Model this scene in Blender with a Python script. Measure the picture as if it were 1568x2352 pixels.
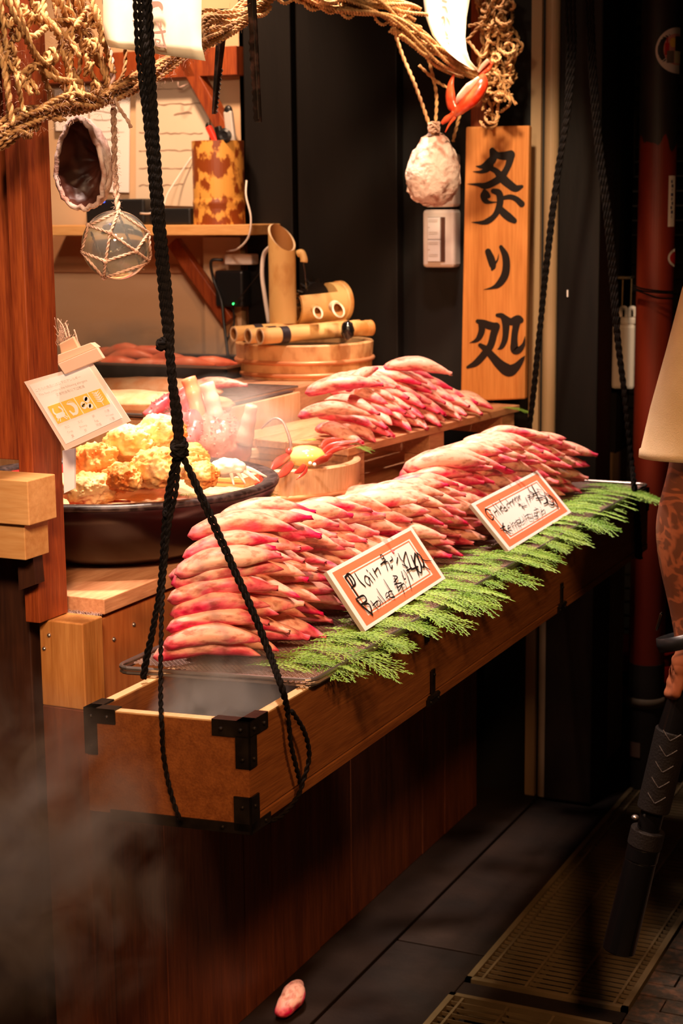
import bpy, bmesh, math, random
from mathutils import Vector, Matrix, Euler, noise
random.seed(7)
PI = math.pi
for o in list(bpy.data.objects): bpy.data.objects.remove(o)
SC = bpy.context.scene; COL = SC.collection

# ------------------------------------------------------------------ camera
F = 3900.0; PITCH = math.radians(10.25); YAW = math.radians(24.85); ROLL = math.radians(-0.6)
CAM = Vector((0, 0, 1.5))
FWD = Vector((-math.sin(YAW)*math.cos(PITCH), math.cos(YAW)*math.cos(PITCH), -math.sin(PITCH)))
_r = FWD.cross(Vector((0, 0, 1))).normalized(); _u = _r.cross(FWD)
RT = _r*math.cos(ROLL) + _u*math.sin(ROLL); UP = _u*math.cos(ROLL) - _r*math.sin(ROLL)
cd = bpy.data.cameras.new('camera'); cam = bpy.data.objects.new('camera', cd); COL.objects.link(cam)
cam.matrix_world = Matrix(((RT.x, UP.x, -FWD.x, CAM.x), (RT.y, UP.y, -FWD.y, CAM.y), (RT.z, UP.z, -FWD.z, CAM.z), (0, 0, 0, 1)))
cd.sensor_fit = 'VERTICAL'; cd.sensor_height = 36.0; cd.sensor_width = 24.0; cd.lens = F/2352*36.0
cd.clip_start = 0.05; cd.dof.use_dof = True; cd.dof.focus_distance = 2.5; cd.dof.aperture_fstop = 9.0
SC.camera = cam

def ray(x, y): return FWD + RT*((x-784)/F) - UP*((y-1176)/F)
def at(x, y, ax, v):
    "photo pixel -> point on the plane ax = v"
    d = ray(x, y); i = 'xyz'.index(ax); return CAM + d*((v-CAM[i])/d[i])
def atp(x, y, p, n):
    d = ray(x, y); return CAM + d*((p-CAM).dot(n)/d.dot(n))
def depth(p): return (Vector(p)-CAM).dot(FWD)

# ------------------------------------------------------------------ world, lamps, exposure
SC.view_settings.view_transform = 'Standard'; SC.view_settings.look = 'None'
SC.view_settings.exposure = 0.18; SC.view_settings.gamma = 1.0; SC.view_settings.use_curve_mapping = False
W = bpy.data.worlds.new('night'); SC.world = W; W.use_nodes = True
W.node_tree.nodes['Background'].inputs[0].default_value = (1.0, .55, .3, 1)
W.node_tree.nodes['Background'].inputs[1].default_value = 0.010

def lamp(name, kind, loc, target, power, color, size=.1, spot=60, blend=.5):
    l = bpy.data.lights.new(name, kind); l.energy = power; l.color = color
    if kind == 'AREA': l.shape = 'DISK'; l.size = size
    else: l.shadow_soft_size = size
    if kind == 'SPOT': l.spot_size = math.radians(spot); l.spot_blend = blend
    o = bpy.data.objects.new(name, l); COL.objects.link(o); o.location = loc
    d = Vector(target)-Vector(loc); o.rotation_euler = d.to_track_quat('-Z', 'Y').to_euler()
    return o
WARM = (1.0, .66, .40); PINK = (1.0, .72, .60)
lamp('stall_lamp_near', 'SPOT', (-1.25, 1.90, 2.55), (-1.25, 2.30, .95), 150, PINK, .05, 50, .7)
lamp('stall_lamp_mid', 'SPOT', (-1.45, 2.80, 2.45), (-1.32, 2.90, .95), 150, PINK, .05, 60, .6)
lamp('stall_lamp_far', 'SPOT', (-1.38, 3.45, 2.40), (-1.34, 3.55, .95), 120, PINK, .05, 56, .6)
lamp('bowl_lamp', 'SPOT', (-1.62, 2.55, 2.35), (-1.62, 2.55, 1.0), 140, (1, .78, .58), .05, 42, .6)
lamp('back_lamp', 'SPOT', (-2.05, 3.35, 2.45), (-2.45, 4.0, 1.45), 70, (1, .62, .38), .06, 85, .8)
lamp('lower_wall_fill', 'SPOT', (-1.75, 2.75, 1.95), (-2.5, 4.0, 1.25), 34, (1, .66, .46), .08, 50, .9)  # unseen spot added to brighten the wall under the shelf
lamp('sign_lamp', 'SPOT', (-1.10, 2.85, 2.25), (-1.45, 3.9, 1.35), 70, (1, .72, .46), .05, 38, .6)
lamp('eave_lamp', 'SPOT', (-0.85, 1.35, 2.15), (-1.42, 2.35, 1.78), 34, (1, .68, .42), .06, 60, .7)
lamp('alley_fill', 'SPOT', (-0.45, 0.4, 2.1), (-1.40, 2.15, 1.12), 185, (1, .64, .42), .15, 26, .9)  # unseen spot added in place of ambient alley light on card and post
lamp('steam_fill', 'SPOT', (-0.35, 0.5, 1.75), (-1.18, 1.72, .70), 70, (1, .44, .17), .1, 26, .9)  # unseen low spot added to warm the steam and the box end
lamp('box_front_fill', 'SPOT', (0.25, 1.0, 2.3), (-0.98, 2.9, .74), 125, (1, .50, .22), .12, 56, .8)  # unseen spot added on the aisle side to light the box front

# ------------------------------------------------------------------ materials
MATS = {}
def mat(name, c1, c2=None, c3=None, rough=.6, metal=0, scale=6, stretch=(1, 1, 1), kind='noise', bump=0, bscale=None, spec=.5,
        trans=0, ior=1.45, sss=0, emit=None, lo=.35, hi=.65, detail=4, coat=0, alpha=1, vary=0, dist=0):
    if name in MATS: return MATS[name]
    m = bpy.data.materials.new(name); m.use_nodes = True; nt = m.node_tree; N = nt.nodes; L = nt.links
    b = N['Principled BSDF']; MATS[name] = m
    b.inputs['Base Color'].default_value = (*c1, 1); b.inputs['Roughness'].default_value = rough
    b.inputs['Metallic'].default_value = metal; b.inputs['Specular IOR Level'].default_value = spec
    b.inputs['Transmission Weight'].default_value = trans; b.inputs['IOR'].default_value = ior
    b.inputs['Coat Weight'].default_value = coat; b.inputs['Alpha'].default_value = alpha
    if sss:
        b.inputs['Subsurface Weight'].default_value = sss; b.inputs['Subsurface Radius'].default_value = (.012, .004, .002)
        b.inputs['Subsurface Scale'].default_value = .6
    if emit: b.inputs['Emission Color'].default_value = (*emit[:3], 1); b.inputs['Emission Strength'].default_value = emit[3]
    if c2 is None and not bump: return m
    tc = N.new('ShaderNodeTexCoord'); mp = N.new('ShaderNodeMapping'); L.new(tc.outputs['Object'], mp.inputs['Vector'])
    mp.inputs['Scale'].default_value = stretch
    oi = N.new('ShaderNodeObjectInfo'); cx = N.new('ShaderNodeCombineXYZ'); mu = N.new('ShaderNodeMath'); mu.operation = 'MULTIPLY'
    mu.inputs[1].default_value = 37.0; L.new(oi.outputs['Random'], mu.inputs[0])
    for k in range(3): L.new(mu.outputs[0], cx.inputs[k])
    L.new(cx.outputs[0], mp.inputs['Location'])
    if kind == 'wood':
        n0 = N.new('ShaderNodeTexNoise'); n0.inputs['Scale'].default_value = scale*.7; n0.inputs['Detail'].default_value = 3; n0.inputs['Distortion'].default_value = .5
        w = N.new('ShaderNodeTexNoise'); w.inputs['Scale'].default_value = scale*4; w.inputs['Detail'].default_value = 3
        L.new(mp.outputs[0], w.inputs['Vector']); L.new(mp.outputs[0], n0.inputs['Vector'])
        mx = N.new('ShaderNodeMix'); mx.inputs[0].default_value = .5
        L.new(w.outputs['Fac'], mx.inputs[2]); L.new(n0.outputs['Fac'], mx.inputs[3]); fac = mx.outputs[0]
    else:
        n0 = N.new('ShaderNodeTexNoise'); n0.inputs['Scale'].default_value = scale; n0.inputs['Detail'].default_value = detail
        n0.inputs['Distortion'].default_value = dist
        L.new(mp.outputs[0], n0.inputs['Vector']); fac = n0.outputs['Fac']
    if c2:
        r = N.new('ShaderNodeValToRGB'); e = r.color_ramp.elements; e[0].position = lo; e[1].position = hi
        e[0].color = (*c1, 1); e[1].color = (*c2, 1)
        if c3: q = e.new((lo+hi)/2); q.color = (*c3, 1)
        L.new(fac, r.inputs[0]); L.new(r.outputs[0], b.inputs['Base Color'])
    if bump:
        bp = N.new('ShaderNodeBump'); bp.inputs['Strength'].default_value = bump; bp.inputs['Distance'].default_value = .004
        if bscale:
            n2 = N.new('ShaderNodeTexNoise'); n2.inputs['Scale'].default_value = bscale; n2.inputs['Detail'].default_value = 4
            L.new(mp.outputs[0], n2.inputs['Vector']); L.new(n2.outputs['Fac'], bp.inputs['Height'])
        else: L.new(fac, bp.inputs['Height'])
        L.new(bp.outputs[0], b.inputs['Normal'])
    return m

m_post = mat('red_brown_timber', (.16, .022, .005), (.36, .075, .014), rough=.5, kind='wood', scale=22, stretch=(3, 3, .25), bump=.25)
m_dark = mat('dark_boards', (.085, .020, .006), (.19, .050, .014), rough=.55, kind='wood', scale=14, stretch=(3, 3, .25), bump=.2)
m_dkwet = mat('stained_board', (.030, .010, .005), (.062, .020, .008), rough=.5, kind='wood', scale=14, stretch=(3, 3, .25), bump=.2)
m_orange = mat('orange_board', (.42, .125, .03), (.60, .22, .06), rough=.55, kind='wood', scale=10, stretch=(3, 3, .3), bump=.15)
m_light = mat('pale_timber', (.60, .29, .09), (.74, .42, .16), rough=.55, kind='wood', scale=12, stretch=(.4, 2.5, 3), bump=.15)
m_deck = mat('shelf_timber', (.48, .20, .085), (.70, .36, .18), rough=.55, kind='wood', scale=14, stretch=(3, .4, 3), bump=.2)
m_box = mat('box_timber', (.155, .048, .011), (.27, .098, .025), rough=.5, kind='wood', scale=30, stretch=(3, .18, 3), bump=.3)
m_boxtop = mat('box_cut_timber', (.66, .42, .20), (.80, .56, .30), rough=.55, kind='wood', scale=20, stretch=(2, .3, 3), bump=.1)
m_tub = mat('cypress_stave', (.66, .36, .17), (.84, .53, .30), rough=.5, kind='wood', scale=20, stretch=(3, 3, .3), bump=.12)
m_tubold = mat('worn_cypress_stave', (.50, .22, .075), (.80, .46, .20), rough=.5, scale=24, stretch=(1, 1, .6), lo=.34, hi=.52, bump=.12)
m_hoop = mat('copper_hoop', (.70, .27, .11), (.80, .36, .17), rough=.35, metal=.25, scale=12)
m_bamboo = mat('bamboo', (.52, .20, .045), (.84, .54, .21), rough=.38, scale=16, stretch=(1, 1, .45), lo=.34, hi=.52, bump=.05)
m_bamcut = mat('bamboo_cut', (.86, .62, .38), (.90, .70, .48), rough=.5, scale=30)
m_baminside = mat('bamboo_hollow', (.40, .17, .045), rough=.7)
m_spot = mat('mottled_bamboo', (.24, .05, .008), (.74, .36, .07), rough=.4, scale=38, stretch=(1, 1, .7), lo=.47, hi=.55, detail=3)
m_lash = mat('dark_lashing', (.028, .020, .026), rough=.45, bump=.3, bscale=200)
m_sign = mat('sign_board', (.50, .165, .032), (.70, .28, .07), rough=.5, kind='wood', scale=16, stretch=(3, 3, .14), bump=.1)
m_signside = mat('sign_board_edge', (.42, .15, .035), (.56, .22, .06), rough=.6, kind='wood', scale=16, stretch=(3, 3, .2))
m_ink = mat('brush_ink', (.010, .006, .005), rough=.45)
m_faint = mat('faint_ink', (.62, .50, .44), rough=.8)
m_brownink = mat('brown_ink', (.36, .22, .15), rough=.8)
m_paper = mat('washi_paper', (.93, .84, .62), (.96, .88, .68), rough=.9, scale=30)
m_card = mat('card', (.93, .88, .84), rough=.55)
m_cardred = mat('card_red_border', (.86, .22, .10), rough=.5)
m_film = mat('laminate_edge', (.90, .72, .62), rough=.25, spec=.6)
m_yel = mat('pictogram_yellow', (.90, .58, .10), rough=.6)
m_bk = mat('black_panel', (.0055, .0042, .0036), (.0095, .0072, .006), rough=.55, spec=.2, scale=3, stretch=(3, 1, .4), bump=.1, bscale=60)
m_bk2 = mat('deep_black_panel', (.004, .0035, .003), rough=.6)
m_bkmetal = mat('black_metal', (.012, .010, .009), (.03, .024, .02), rough=.35, metal=.6, scale=40, bump=.15)
m_bkplas = mat('black_plastic', (.012, .012, .013), rough=.35)
m_white = mat('white_plastic', (.82, .70, .62), (.86, .76, .68), rough=.4, scale=12)
m_cream = mat('cream_wall', (.64, .42, .24), (.72, .50, .31), rough=.7, scale=3, stretch=(.6, 1, 2), bump=.08, bscale=30)
m_ply = mat('lower_ply', (.50, .24, .11), (.58, .30, .15), rough=.7, scale=4, stretch=(.4, 1, 3))
m_pipe = mat('beige_pipe', (.36, .23, .12), (.46, .31, .17), rough=.5, scale=5, stretch=(1, 1, .2))
m_steel = mat('steel', (.42, .36, .33), (.55, .48, .43), rough=.3, metal=.9, scale=20)
m_wire = mat('dark_wire', (.42, .28, .24), (.60, .44, .38), rough=.4, metal=.5, scale=60)
m_grate = mat('grate_steel', (.16, .115, .055), (.25, .18, .09), rough=.5, metal=.4, scale=8)
m_jute = mat('jute', (.40, .19, .065), (.66, .38, .15), rough=.9, scale=50, bump=.3, bscale=300)
m_jutedk = mat('grey_jute', (.42, .24, .16), (.66, .44, .32), rough=.9, scale=60, bump=.3, bscale=300)
m_rope = mat('black_rope', (.0025, .0018, .0015), (.007, .0045, .003), rough=.9, spec=.15, scale=80, bump=.4, bscale=300)
m_leaf = mat('cypress_green', (.13, .29, .030), (.28, .46, .075), rough=.5, scale=20, spec=.4)
m_bowl = mat('black_lacquer', (.010, .002, .002), (.022, .003, .003), rough=.28, scale=6, spec=.5)  # red in the base colour stands in for the crab sticks' reflection
m_bowlin = mat('red_lacquer', (.50, .015, .02), (.60, .03, .03), rough=.25, scale=6, coat=.4)
m_rim = mat('worn_black_rim', (.018, .009, .010), (.07, .045, .045), rough=.4, scale=70, stretch=(1, 1, 1), lo=.45, hi=.62)
m_tempura = mat('tempura_batter', (.82, .25, .05), (.95, .68, .34), c3=(.93, .52, .17), rough=.6, scale=14, lo=.36, hi=.60, bump=.35, bscale=120, sss=.1)
m_spiny = mat('spiny_crab_red', (.62, .02, .05), (.82, .22, .20), rough=.3, scale=16, sss=.1, coat=.3)
m_pinkshell = mat('pink_glaze', (.80, .17, .10), (.86, .34, .24), rough=.12, scale=30, bump=.4, bscale=120, coat=.8, sss=.2)
m_palepink = mat('pale_leg_flesh', (.88, .45, .32), (.92, .60, .46), rough=.3, scale=30, sss=.2, coat=.3)
m_orangeleg = mat('orange_leg', (.86, .36, .06), (.90, .30, .16), rough=.3, scale=14, coat=.4)
m_whiteshell = mat('white_shell', (.88, .82, .72), (.94, .90, .82), rough=.5, scale=30, bump=.2)
m_yellowshell = mat('yellow_shell', (.92, .62, .07), (.90, .70, .30), rough=.15, scale=8, coat=.6)
m_redclaw = mat('dark_red_claw', (.34, .02, .012), (.55, .07, .04), rough=.3, scale=20, coat=.3)
m_redshell = mat('red_crab_shell', (.70, .03, .008), (.86, .15, .05), rough=.3, scale=22, lo=.4, hi=.65, coat=.4, bump=.2)
m_aba = mat('abalone_outside', (.42, .20, .14), (.74, .56, .47), rough=.75, scale=34, stretch=(1, 1, 1.2), lo=.36, hi=.54, bump=1.0, bscale=60, detail=8, dist=.6)
m_abain = mat('abalone_inside', (.055, .016, .009), (.20, .065, .042), rough=.4, scale=12, bump=.3)
m_glass = mat('float_glass', (.86, .90, .84), rough=.03, trans=.93, ior=1.45)
m_water = mat('water', (.9, .95, 1), rough=.02, trans=1, ior=1.33)
m_film2 = mat('clear_film', (1, .97, .93), rough=.1, trans=1, ior=1.15)
m_cake = mat('grilled_fish_cake', (.80, .34, .14), (.90, .60, .34), rough=.5, scale=24, bump=.5, bscale=60)
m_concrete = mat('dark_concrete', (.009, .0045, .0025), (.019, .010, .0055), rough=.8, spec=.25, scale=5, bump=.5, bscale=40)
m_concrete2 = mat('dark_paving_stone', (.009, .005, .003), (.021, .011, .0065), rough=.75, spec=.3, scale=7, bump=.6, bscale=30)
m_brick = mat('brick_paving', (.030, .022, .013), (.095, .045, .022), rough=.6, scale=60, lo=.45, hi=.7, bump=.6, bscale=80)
m_shutter = mat('shutter_metal', (.030, .022, .013), (.045, .034, .02), rough=.6, scale=3)
m_redpole = mat('red_pole_paint', (.155, .013, .005), (.23, .026, .008), rough=.45, scale=6, stretch=(1, 1, .5), bump=.1)
m_blackpole = mat('black_pole_paint', (.015, .010, .008), (.022, .016, .012), rough=.5, scale=6)
m_brownpost = mat('weathered_post', (.10, .055, .024), (.19, .115, .05), rough=.8, kind='wood', scale=10, stretch=(2, 2, .3), bump=.4)
m_dkpost = mat('dark_brown_post', (.014, .006, .003), (.022, .010, .005), rough=.8, spec=.2, scale=6, bump=.2, bscale=40)
m_redplas = mat('red_plastic', (.42, .014, .008), rough=.4)
m_skin = mat('skin', (.33, .105, .045), (.42, .15, .07), rough=.5, scale=8, sss=.1)
m_shirt = mat('khaki_shirt', (.70, .56, .34), (.76, .62, .40), rough=.9, scale=20, bump=.25, bscale=500)
m_trouser = mat('dark_trousers', (.02, .02, .025), rough=.9)
m_hair = mat('dark_hair', (.02, .012, .008), rough=.6)
m_eye = mat('eye_white', (.8, .78, .74), rough=.2)
m_dust = mat('grey_dust', (.50, .36, .32), rough=1)
m_redtool = mat('red_tool', (.75, .04, .02), rough=.4)
m_silver = mat('silver_plastic', (.55, .50, .45), rough=.35)
m_blueled = mat('blue_led', (.02, .05, .9), emit=(.05, .12, 1, 6)); m_greenled = mat('green_led', (.02, .9, .1), emit=(.04, 1, .15, 6))
m_red2 = mat('cooked_red', (.72, .12, .05), (.82, .26, .13), rough=.4, scale=20)

def crab_material(name='crab_stick_skin', tan=(.96, .52, .38), mid=(.93, .15, .21), crim=(.78, .008, .10)):
    m = bpy.data.materials.new(name); m.use_nodes = True; nt = m.node_tree; N = nt.nodes; L = nt.links; b = N['Principled BSDF']
    tc = N.new('ShaderNodeTexCoord'); oi = N.new('ShaderNodeObjectInfo')
    n1 = N.new('ShaderNodeTexNoise'); n1.noise_dimensions = '4D'; n1.inputs['Scale'].default_value = 26; n1.inputs['Detail'].default_value = 5
    n1.inputs['Distortion'].default_value = 1.2
    mu = N.new('ShaderNodeMath'); mu.operation = 'MULTIPLY'; mu.inputs[1].default_value = 50; L.new(oi.outputs['Random'], mu.inputs[0])
    mp = N.new('ShaderNodeMapping'); mp.inputs['Scale'].default_value = (.45, 1, 1); L.new(tc.outputs['Object'], mp.inputs['Vector'])
    L.new(mp.outputs[0], n1.inputs['Vector']); L.new(mu.outputs[0], n1.inputs['W'])
    sp = N.new('ShaderNodeSeparateXYZ'); L.new(tc.outputs['Object'], sp.inputs[0])
    ma = N.new('ShaderNodeMath'); ma.operation = 'MULTIPLY_ADD'; ma.inputs[1].default_value = 13.0; L.new(sp.outputs[2], ma.inputs[0]); L.new(n1.outputs['Fac'], ma.inputs[2])
    r = N.new('ShaderNodeValToRGB'); e = r.color_ramp.elements
    e[0].position = .60; e[0].color = (*crim, 1); e[1].position = .86; e[1].color = (*tan, 1); q = e.new(.71); q.color = (*mid, 1)
    L.new(ma.outputs[0], r.inputs[0])
    n2 = N.new('ShaderNodeTexNoise'); n2.inputs['Scale'].default_value = 120; n2.inputs['Detail'].default_value = 4; L.new(mp.outputs[0], n2.inputs['Vector'])
    r2 = N.new('ShaderNodeValToRGB'); r2.color_ramp.elements[0].position = .34; r2.color_ramp.elements[0].color = (.55, .30, .25, 1)
    r2.color_ramp.elements[1].position = .52; r2.color_ramp.elements[1].color = (1, 1, 1, 1); L.new(n2.outputs['Fac'], r2.inputs[0])
    mx = N.new('ShaderNodeMix'); mx.data_type = 'RGBA'; mx.blend_type = 'MULTIPLY'; mx.inputs[0].default_value = .8
    L.new(r.outputs[0], mx.inputs[6]); L.new(r2.outputs[0], mx.inputs[7]); L.new(mx.outputs[2], b.inputs['Base Color'])
    b.inputs['Roughness'].default_value = .42; b.inputs['Subsurface Weight'].default_value = .12
    b.inputs['Subsurface Radius'].default_value = (.01, .002, .002); b.inputs['Subsurface Scale'].default_value = .5
    bp = N.new('ShaderNodeBump'); bp.inputs['Strength'].default_value = .35; bp.inputs['Distance'].default_value = .002
    L.new(n2.outputs['Fac'], bp.inputs['Height']); L.new(bp.outputs[0], b.inputs['Normal'])
    return m
m_crab = crab_material()

# ------------------------------------------------------------------ builders
ORI = {}
def tag(o, label=None, cat=None, group=None, kind=None):
    if label: o['label'] = label
    if cat: o['category'] = cat
    if group: o['group'] = group
    if kind: o['kind'] = kind
    return o
def thing(name, label, cat, loc, group=None, kind=None):
    o = bpy.data.objects.new(name, None); COL.objects.link(o); o.location = loc; o.empty_display_size = .05
    ORI[o.name] = Vector(loc); return tag(o, label, cat, group, kind)

def catmull(pts, n=6):
    pts = [Vector(p) for p in pts]
    if len(pts) < 3: return pts
    out = []; P = [pts[0]*2-pts[1]] + pts + [pts[-1]*2-pts[-2]]
    for i in range(1, len(P)-2):
        a, b, c, d = P[i-1:i+3]
        for k in range(n):
            t = k/n; out.append(.5*((2*b) + (c-a)*t + (2*a-5*b+4*c-d)*t*t + (3*b-3*c+d-a)*t**3))
    out.append(pts[-1]); return out

class MB:
    def __init__(s): s.bm = bmesh.new()
    def hexa(s, p):  # bottom 4 ccw, top 4 ccw
        v = [s.bm.verts.new(q) for q in p]
        for f in ((3, 2, 1, 0), (4, 5, 6, 7), (0, 1, 5, 4), (1, 2, 6, 5), (2, 3, 7, 6), (3, 0, 4, 7)): s.bm.faces.new([v[i] for i in f])
        return s
    def box(s, x0, x1, y0, y1, z0, z1):
        return s.hexa([(x0, y0, z0), (x1, y0, z0), (x1, y1, z0), (x0, y1, z0), (x0, y0, z1), (x1, y0, z1), (x1, y1, z1), (x0, y1, z1)])
    def bar(s, a, b, w, h, up=(0, 0, 1)):
        a = Vector(a); b = Vector(b); d = (b-a).normalized(); sd = d.cross(Vector(up))
        if sd.length < 1e-4: sd = d.cross(Vector((1, 0, 0)))
        sd.normalize(); u = sd.cross(d); c = lambda p, i, j: p + sd*(i*w/2) + u*(j*h/2)
        return s.hexa([c(a, -1, -1), c(a, 1, -1), c(b, 1, -1), c(b, -1, -1), c(a, -1, 1), c(a, 1, 1), c(b, 1, 1), c(b, -1, 1)])
    def tube(s, pts, r, n=8, cap=True, flat=1.0, closed=False):
        pts = [Vector(p) for p in pts]; m = len(pts)
        rr = r if hasattr(r, '__len__') else [r]*m
        t0 = (pts[1]-pts[0]).normalized(); ref = t0.orthogonal().normalized(); rings = []
        for i, p in enumerate(pts):
            if closed: t = (pts[(i+1) % m]-pts[i-1]).normalized()
            else: t = (pts[min(i+1, m-1)]-pts[max(i-1, 0)]).normalized()
            if t.length < .5: t = t0
            ref = (ref - t*ref.dot(t)); ref.normalize(); bi = t.cross(ref)
            rings.append([s.bm.verts.new(p + (ref*math.cos(2*PI*k/n)*flat + bi*math.sin(2*PI*k/n))*rr[i]) for k in range(n)])
        rng = range(m if closed else m-1)
        for i in rng:
            A = rings[i]; B = rings[(i+1) % m]
            for k in range(n): s.bm.faces.new((A[k], A[(k+1) % n], B[(k+1) % n], B[k]))
        if cap and not closed: s.bm.faces.new(rings[0][::-1]); s.bm.faces.new(rings[-1])
        return s
    def rope(s, pts, r, pitch=.012, n=5, plies=2):
        "twisted rope along a path"
        P = catmull(pts, 8) if len(pts) < 40 else [Vector(p) for p in pts]
        Q = [P[0]]; step = pitch/5; acc = 0
        for a, b in zip(P, P[1:]):
            L = (b-a).length; t = step-acc
            while t <= L: Q.append(a.lerp(b, t/L)); t += step
            acc = L-(t-step)
        if len(Q) < 4: return s
        t = (Q[1]-Q[0]).normalized(); ref = t.orthogonal().normalized(); fr = []
        for i in range(len(Q)):
            t = (Q[min(i+1, len(Q)-1)]-Q[max(i-1, 0)]).normalized(); ref = (ref-t*ref.dot(t)).normalized(); fr.append((ref.copy(), t.cross(ref)))
        for j in range(plies):
            pp = []
            for i, q in enumerate(Q):
                a = 2*PI*i/5*.5 + 2*PI*j/plies
                pp.append(q + (fr[i][0]*math.cos(a)+fr[i][1]*math.sin(a))*r*.5)
            s.tube(pp, r*.62, n)
        return s
    def lathe(s, prof, c=(0, 0, 0), n=48, M=None, close=False, cap=True):
        c = Vector(c); rings = []
        for r, z in prof:
            ring = []
            for k in range(n):
                a = 2*PI*k/n; v = Vector((r*math.cos(a), r*math.sin(a), z))
                if M: v = M @ v
                ring.append(s.bm.verts.new(v+c))
            rings.append(ring)
        pr = list(zip(rings, rings[1:])) + ([(rings[-1], rings[0])] if close else [])
        for A, B in pr:
            for k in range(n): s.bm.faces.new((A[k], A[(k+1) % n], B[(k+1) % n], B[k]))
        if not close and cap:
            if prof[0][0] > 1e-5: s.bm.faces.new(rings[0][::-1])
            if prof[-1][0] > 1e-5: s.bm.faces.new(rings[-1])
        return s
    def ball(s, c, r, sc=(1, 1, 1), M=None, sub=3, fn=None):
        g = bmesh.ops.create_icosphere(s.bm, subdivisions=sub, radius=1)
        for v in g['verts']:
            d = v.co.copy(); k = fn(d) if fn else 1
            q = Vector((d.x*sc[0], d.y*sc[1], d.z*sc[2]))*r*k
            if M: q = M @ q
            v.co = q+Vector(c)
        return s
    def poly(s, pts, off):
        "flat polygon extruded by vector off"
        off = Vector(off); a = [s.bm.verts.new(p) for p in pts]; b = [s.bm.verts.new(Vector(p)+off) for p in pts]; n = len(pts)
        s.bm.faces.new(a[::-1]); s.bm.faces.new(b)
        for k in range(n): s.bm.faces.new((a[k], a[(k+1) % n], b[(k+1) % n], b[k]))
        return s
    def xf(s, M):
        for v in s.bm.verts: v.co = M @ v.co
        return s
    def build(s, name, m, parent=None, smooth=False, bevel=0, origin=None, sub=0, fix=True):
        bmesh.ops.remove_doubles(s.bm, verts=s.bm.verts, dist=1e-6)
        if fix: bmesh.ops.recalc_face_normals(s.bm, faces=s.bm.faces)
        me = bpy.data.meshes.new(name)
        vs = [v.co for v in s.bm.verts]
        if parent: org = ORI[parent.name]
        elif origin is not None: org = Vector(origin)
        else: org = Vector(((min(v.x for v in vs)+max(v.x for v in vs))/2, (min(v.y for v in vs)+max(v.y for v in vs))/2, min(v.z for v in vs)))
        for v in s.bm.verts: v.co = v.co-org
        if smooth:
            for f in s.bm.faces: f.smooth = True
        s.bm.to_mesh(me); s.bm.free()
        for mm in (m if isinstance(m, (list, tuple)) else [m]): me.materials.append(mm)
        o = bpy.data.objects.new(name, me); COL.objects.link(o); ORI[o.name] = org
        if parent: o.parent = parent
        else: o.location = org
        if smooth == 'auto' or bevel:
            pass
        if bevel:
            b = o.modifiers.new('bevel', 'BEVEL'); b.width = bevel; b.segments = 2; b.limit_method = 'ANGLE'
        if sub: q = o.modifiers.new('sub', 'SUBSURF'); q.levels = sub; q.render_levels = sub
        return o

def structure(o): o['kind'] = 'structure'; return o
def Z(ox, oy, sc): return lambda x, y: (ox+x/sc, oy+y/sc)

def ink(name, strokes, z, wpx, plane, m, parent, lift=.0006, default=16, bold=1.0):
    "brush strokes traced on a plane; points are (x, y[, width]) in a local sheet grid"
    P0, N = plane; N = N.normalized(); mb = MB(); e1 = N.orthogonal().normalized(); e2 = N.cross(e1)
    if N.dot(CAM-P0) < 0: N = -N
    for si_, st in enumerate(strokes):
        pts = []; lf = lift+.00004*si_
        for p in st:
            w = p[2] if len(p) > 2 else default; q = atp(*z(p[0], p[1]), P0, N); sc = depth(q)/F/wpx*bold
            pts.append(Vector(((q-P0).dot(e1), (q-P0).dot(e2), w*sc)))
        pts = catmull(pts, 5)
        T = lambda u, v, k=0: P0 + e1*u + e2*v + N*(lf+k)
        L = []; R = []
        for i, p in enumerate(pts):
            d = pts[min(i+1, len(pts)-1)]-pts[max(i-1, 0)]; d = Vector((d.x, d.y, 0))
            if d.length < 1e-9: continue
            d.normalize(); h = abs(p.z)/2
            L.append(mb.bm.verts.new(T(p.x-d.y*h, p.y+d.x*h))); R.append(mb.bm.verts.new(T(p.x+d.y*h, p.y-d.x*h)))
        for i in range(len(L)-1): mb.bm.faces.new((L[i], L[i+1], R[i+1], R[i]))
        for p in (pts[0], pts[-1]):
            h = abs(p.z)/2
            if h > 3e-4: mb.bm.faces.new([mb.bm.verts.new(T(p.x+h*math.cos(a*PI/6), p.y+h*math.sin(a*PI/6), .00002)) for a in range(12)])
    return mb.build(name, m, parent, fix=False)

def text_mesh(name, body, P, ex, ey, size, m, parent, lift, align='CENTER'):
    cu = bpy.data.curves.new(name, 'FONT'); cu.body = body; cu.size = size; cu.align_x = align; cu.align_y = 'CENTER'
    tmp = bpy.data.objects.new(name, cu); COL.objects.link(tmp)
    dg = bpy.context.evaluated_depsgraph_get(); me = bpy.data.meshes.new_from_object(tmp.evaluated_get(dg))
    bpy.data.objects.remove(tmp); ex = Vector(ex).normalized(); ey = Vector(ey).normalized(); n = ex.cross(ey)
    org = ORI[parent.name]
    for v in me.vertices: v.co = Vector(P) + ex*v.co.x + ey*v.co.y + n*lift - org
    me.materials.clear(); me.materials.append(m)
    o = bpy.data.objects.new(name, me); COL.objects.link(o); o.parent = parent; ORI[o.name] = org
    return o

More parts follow.
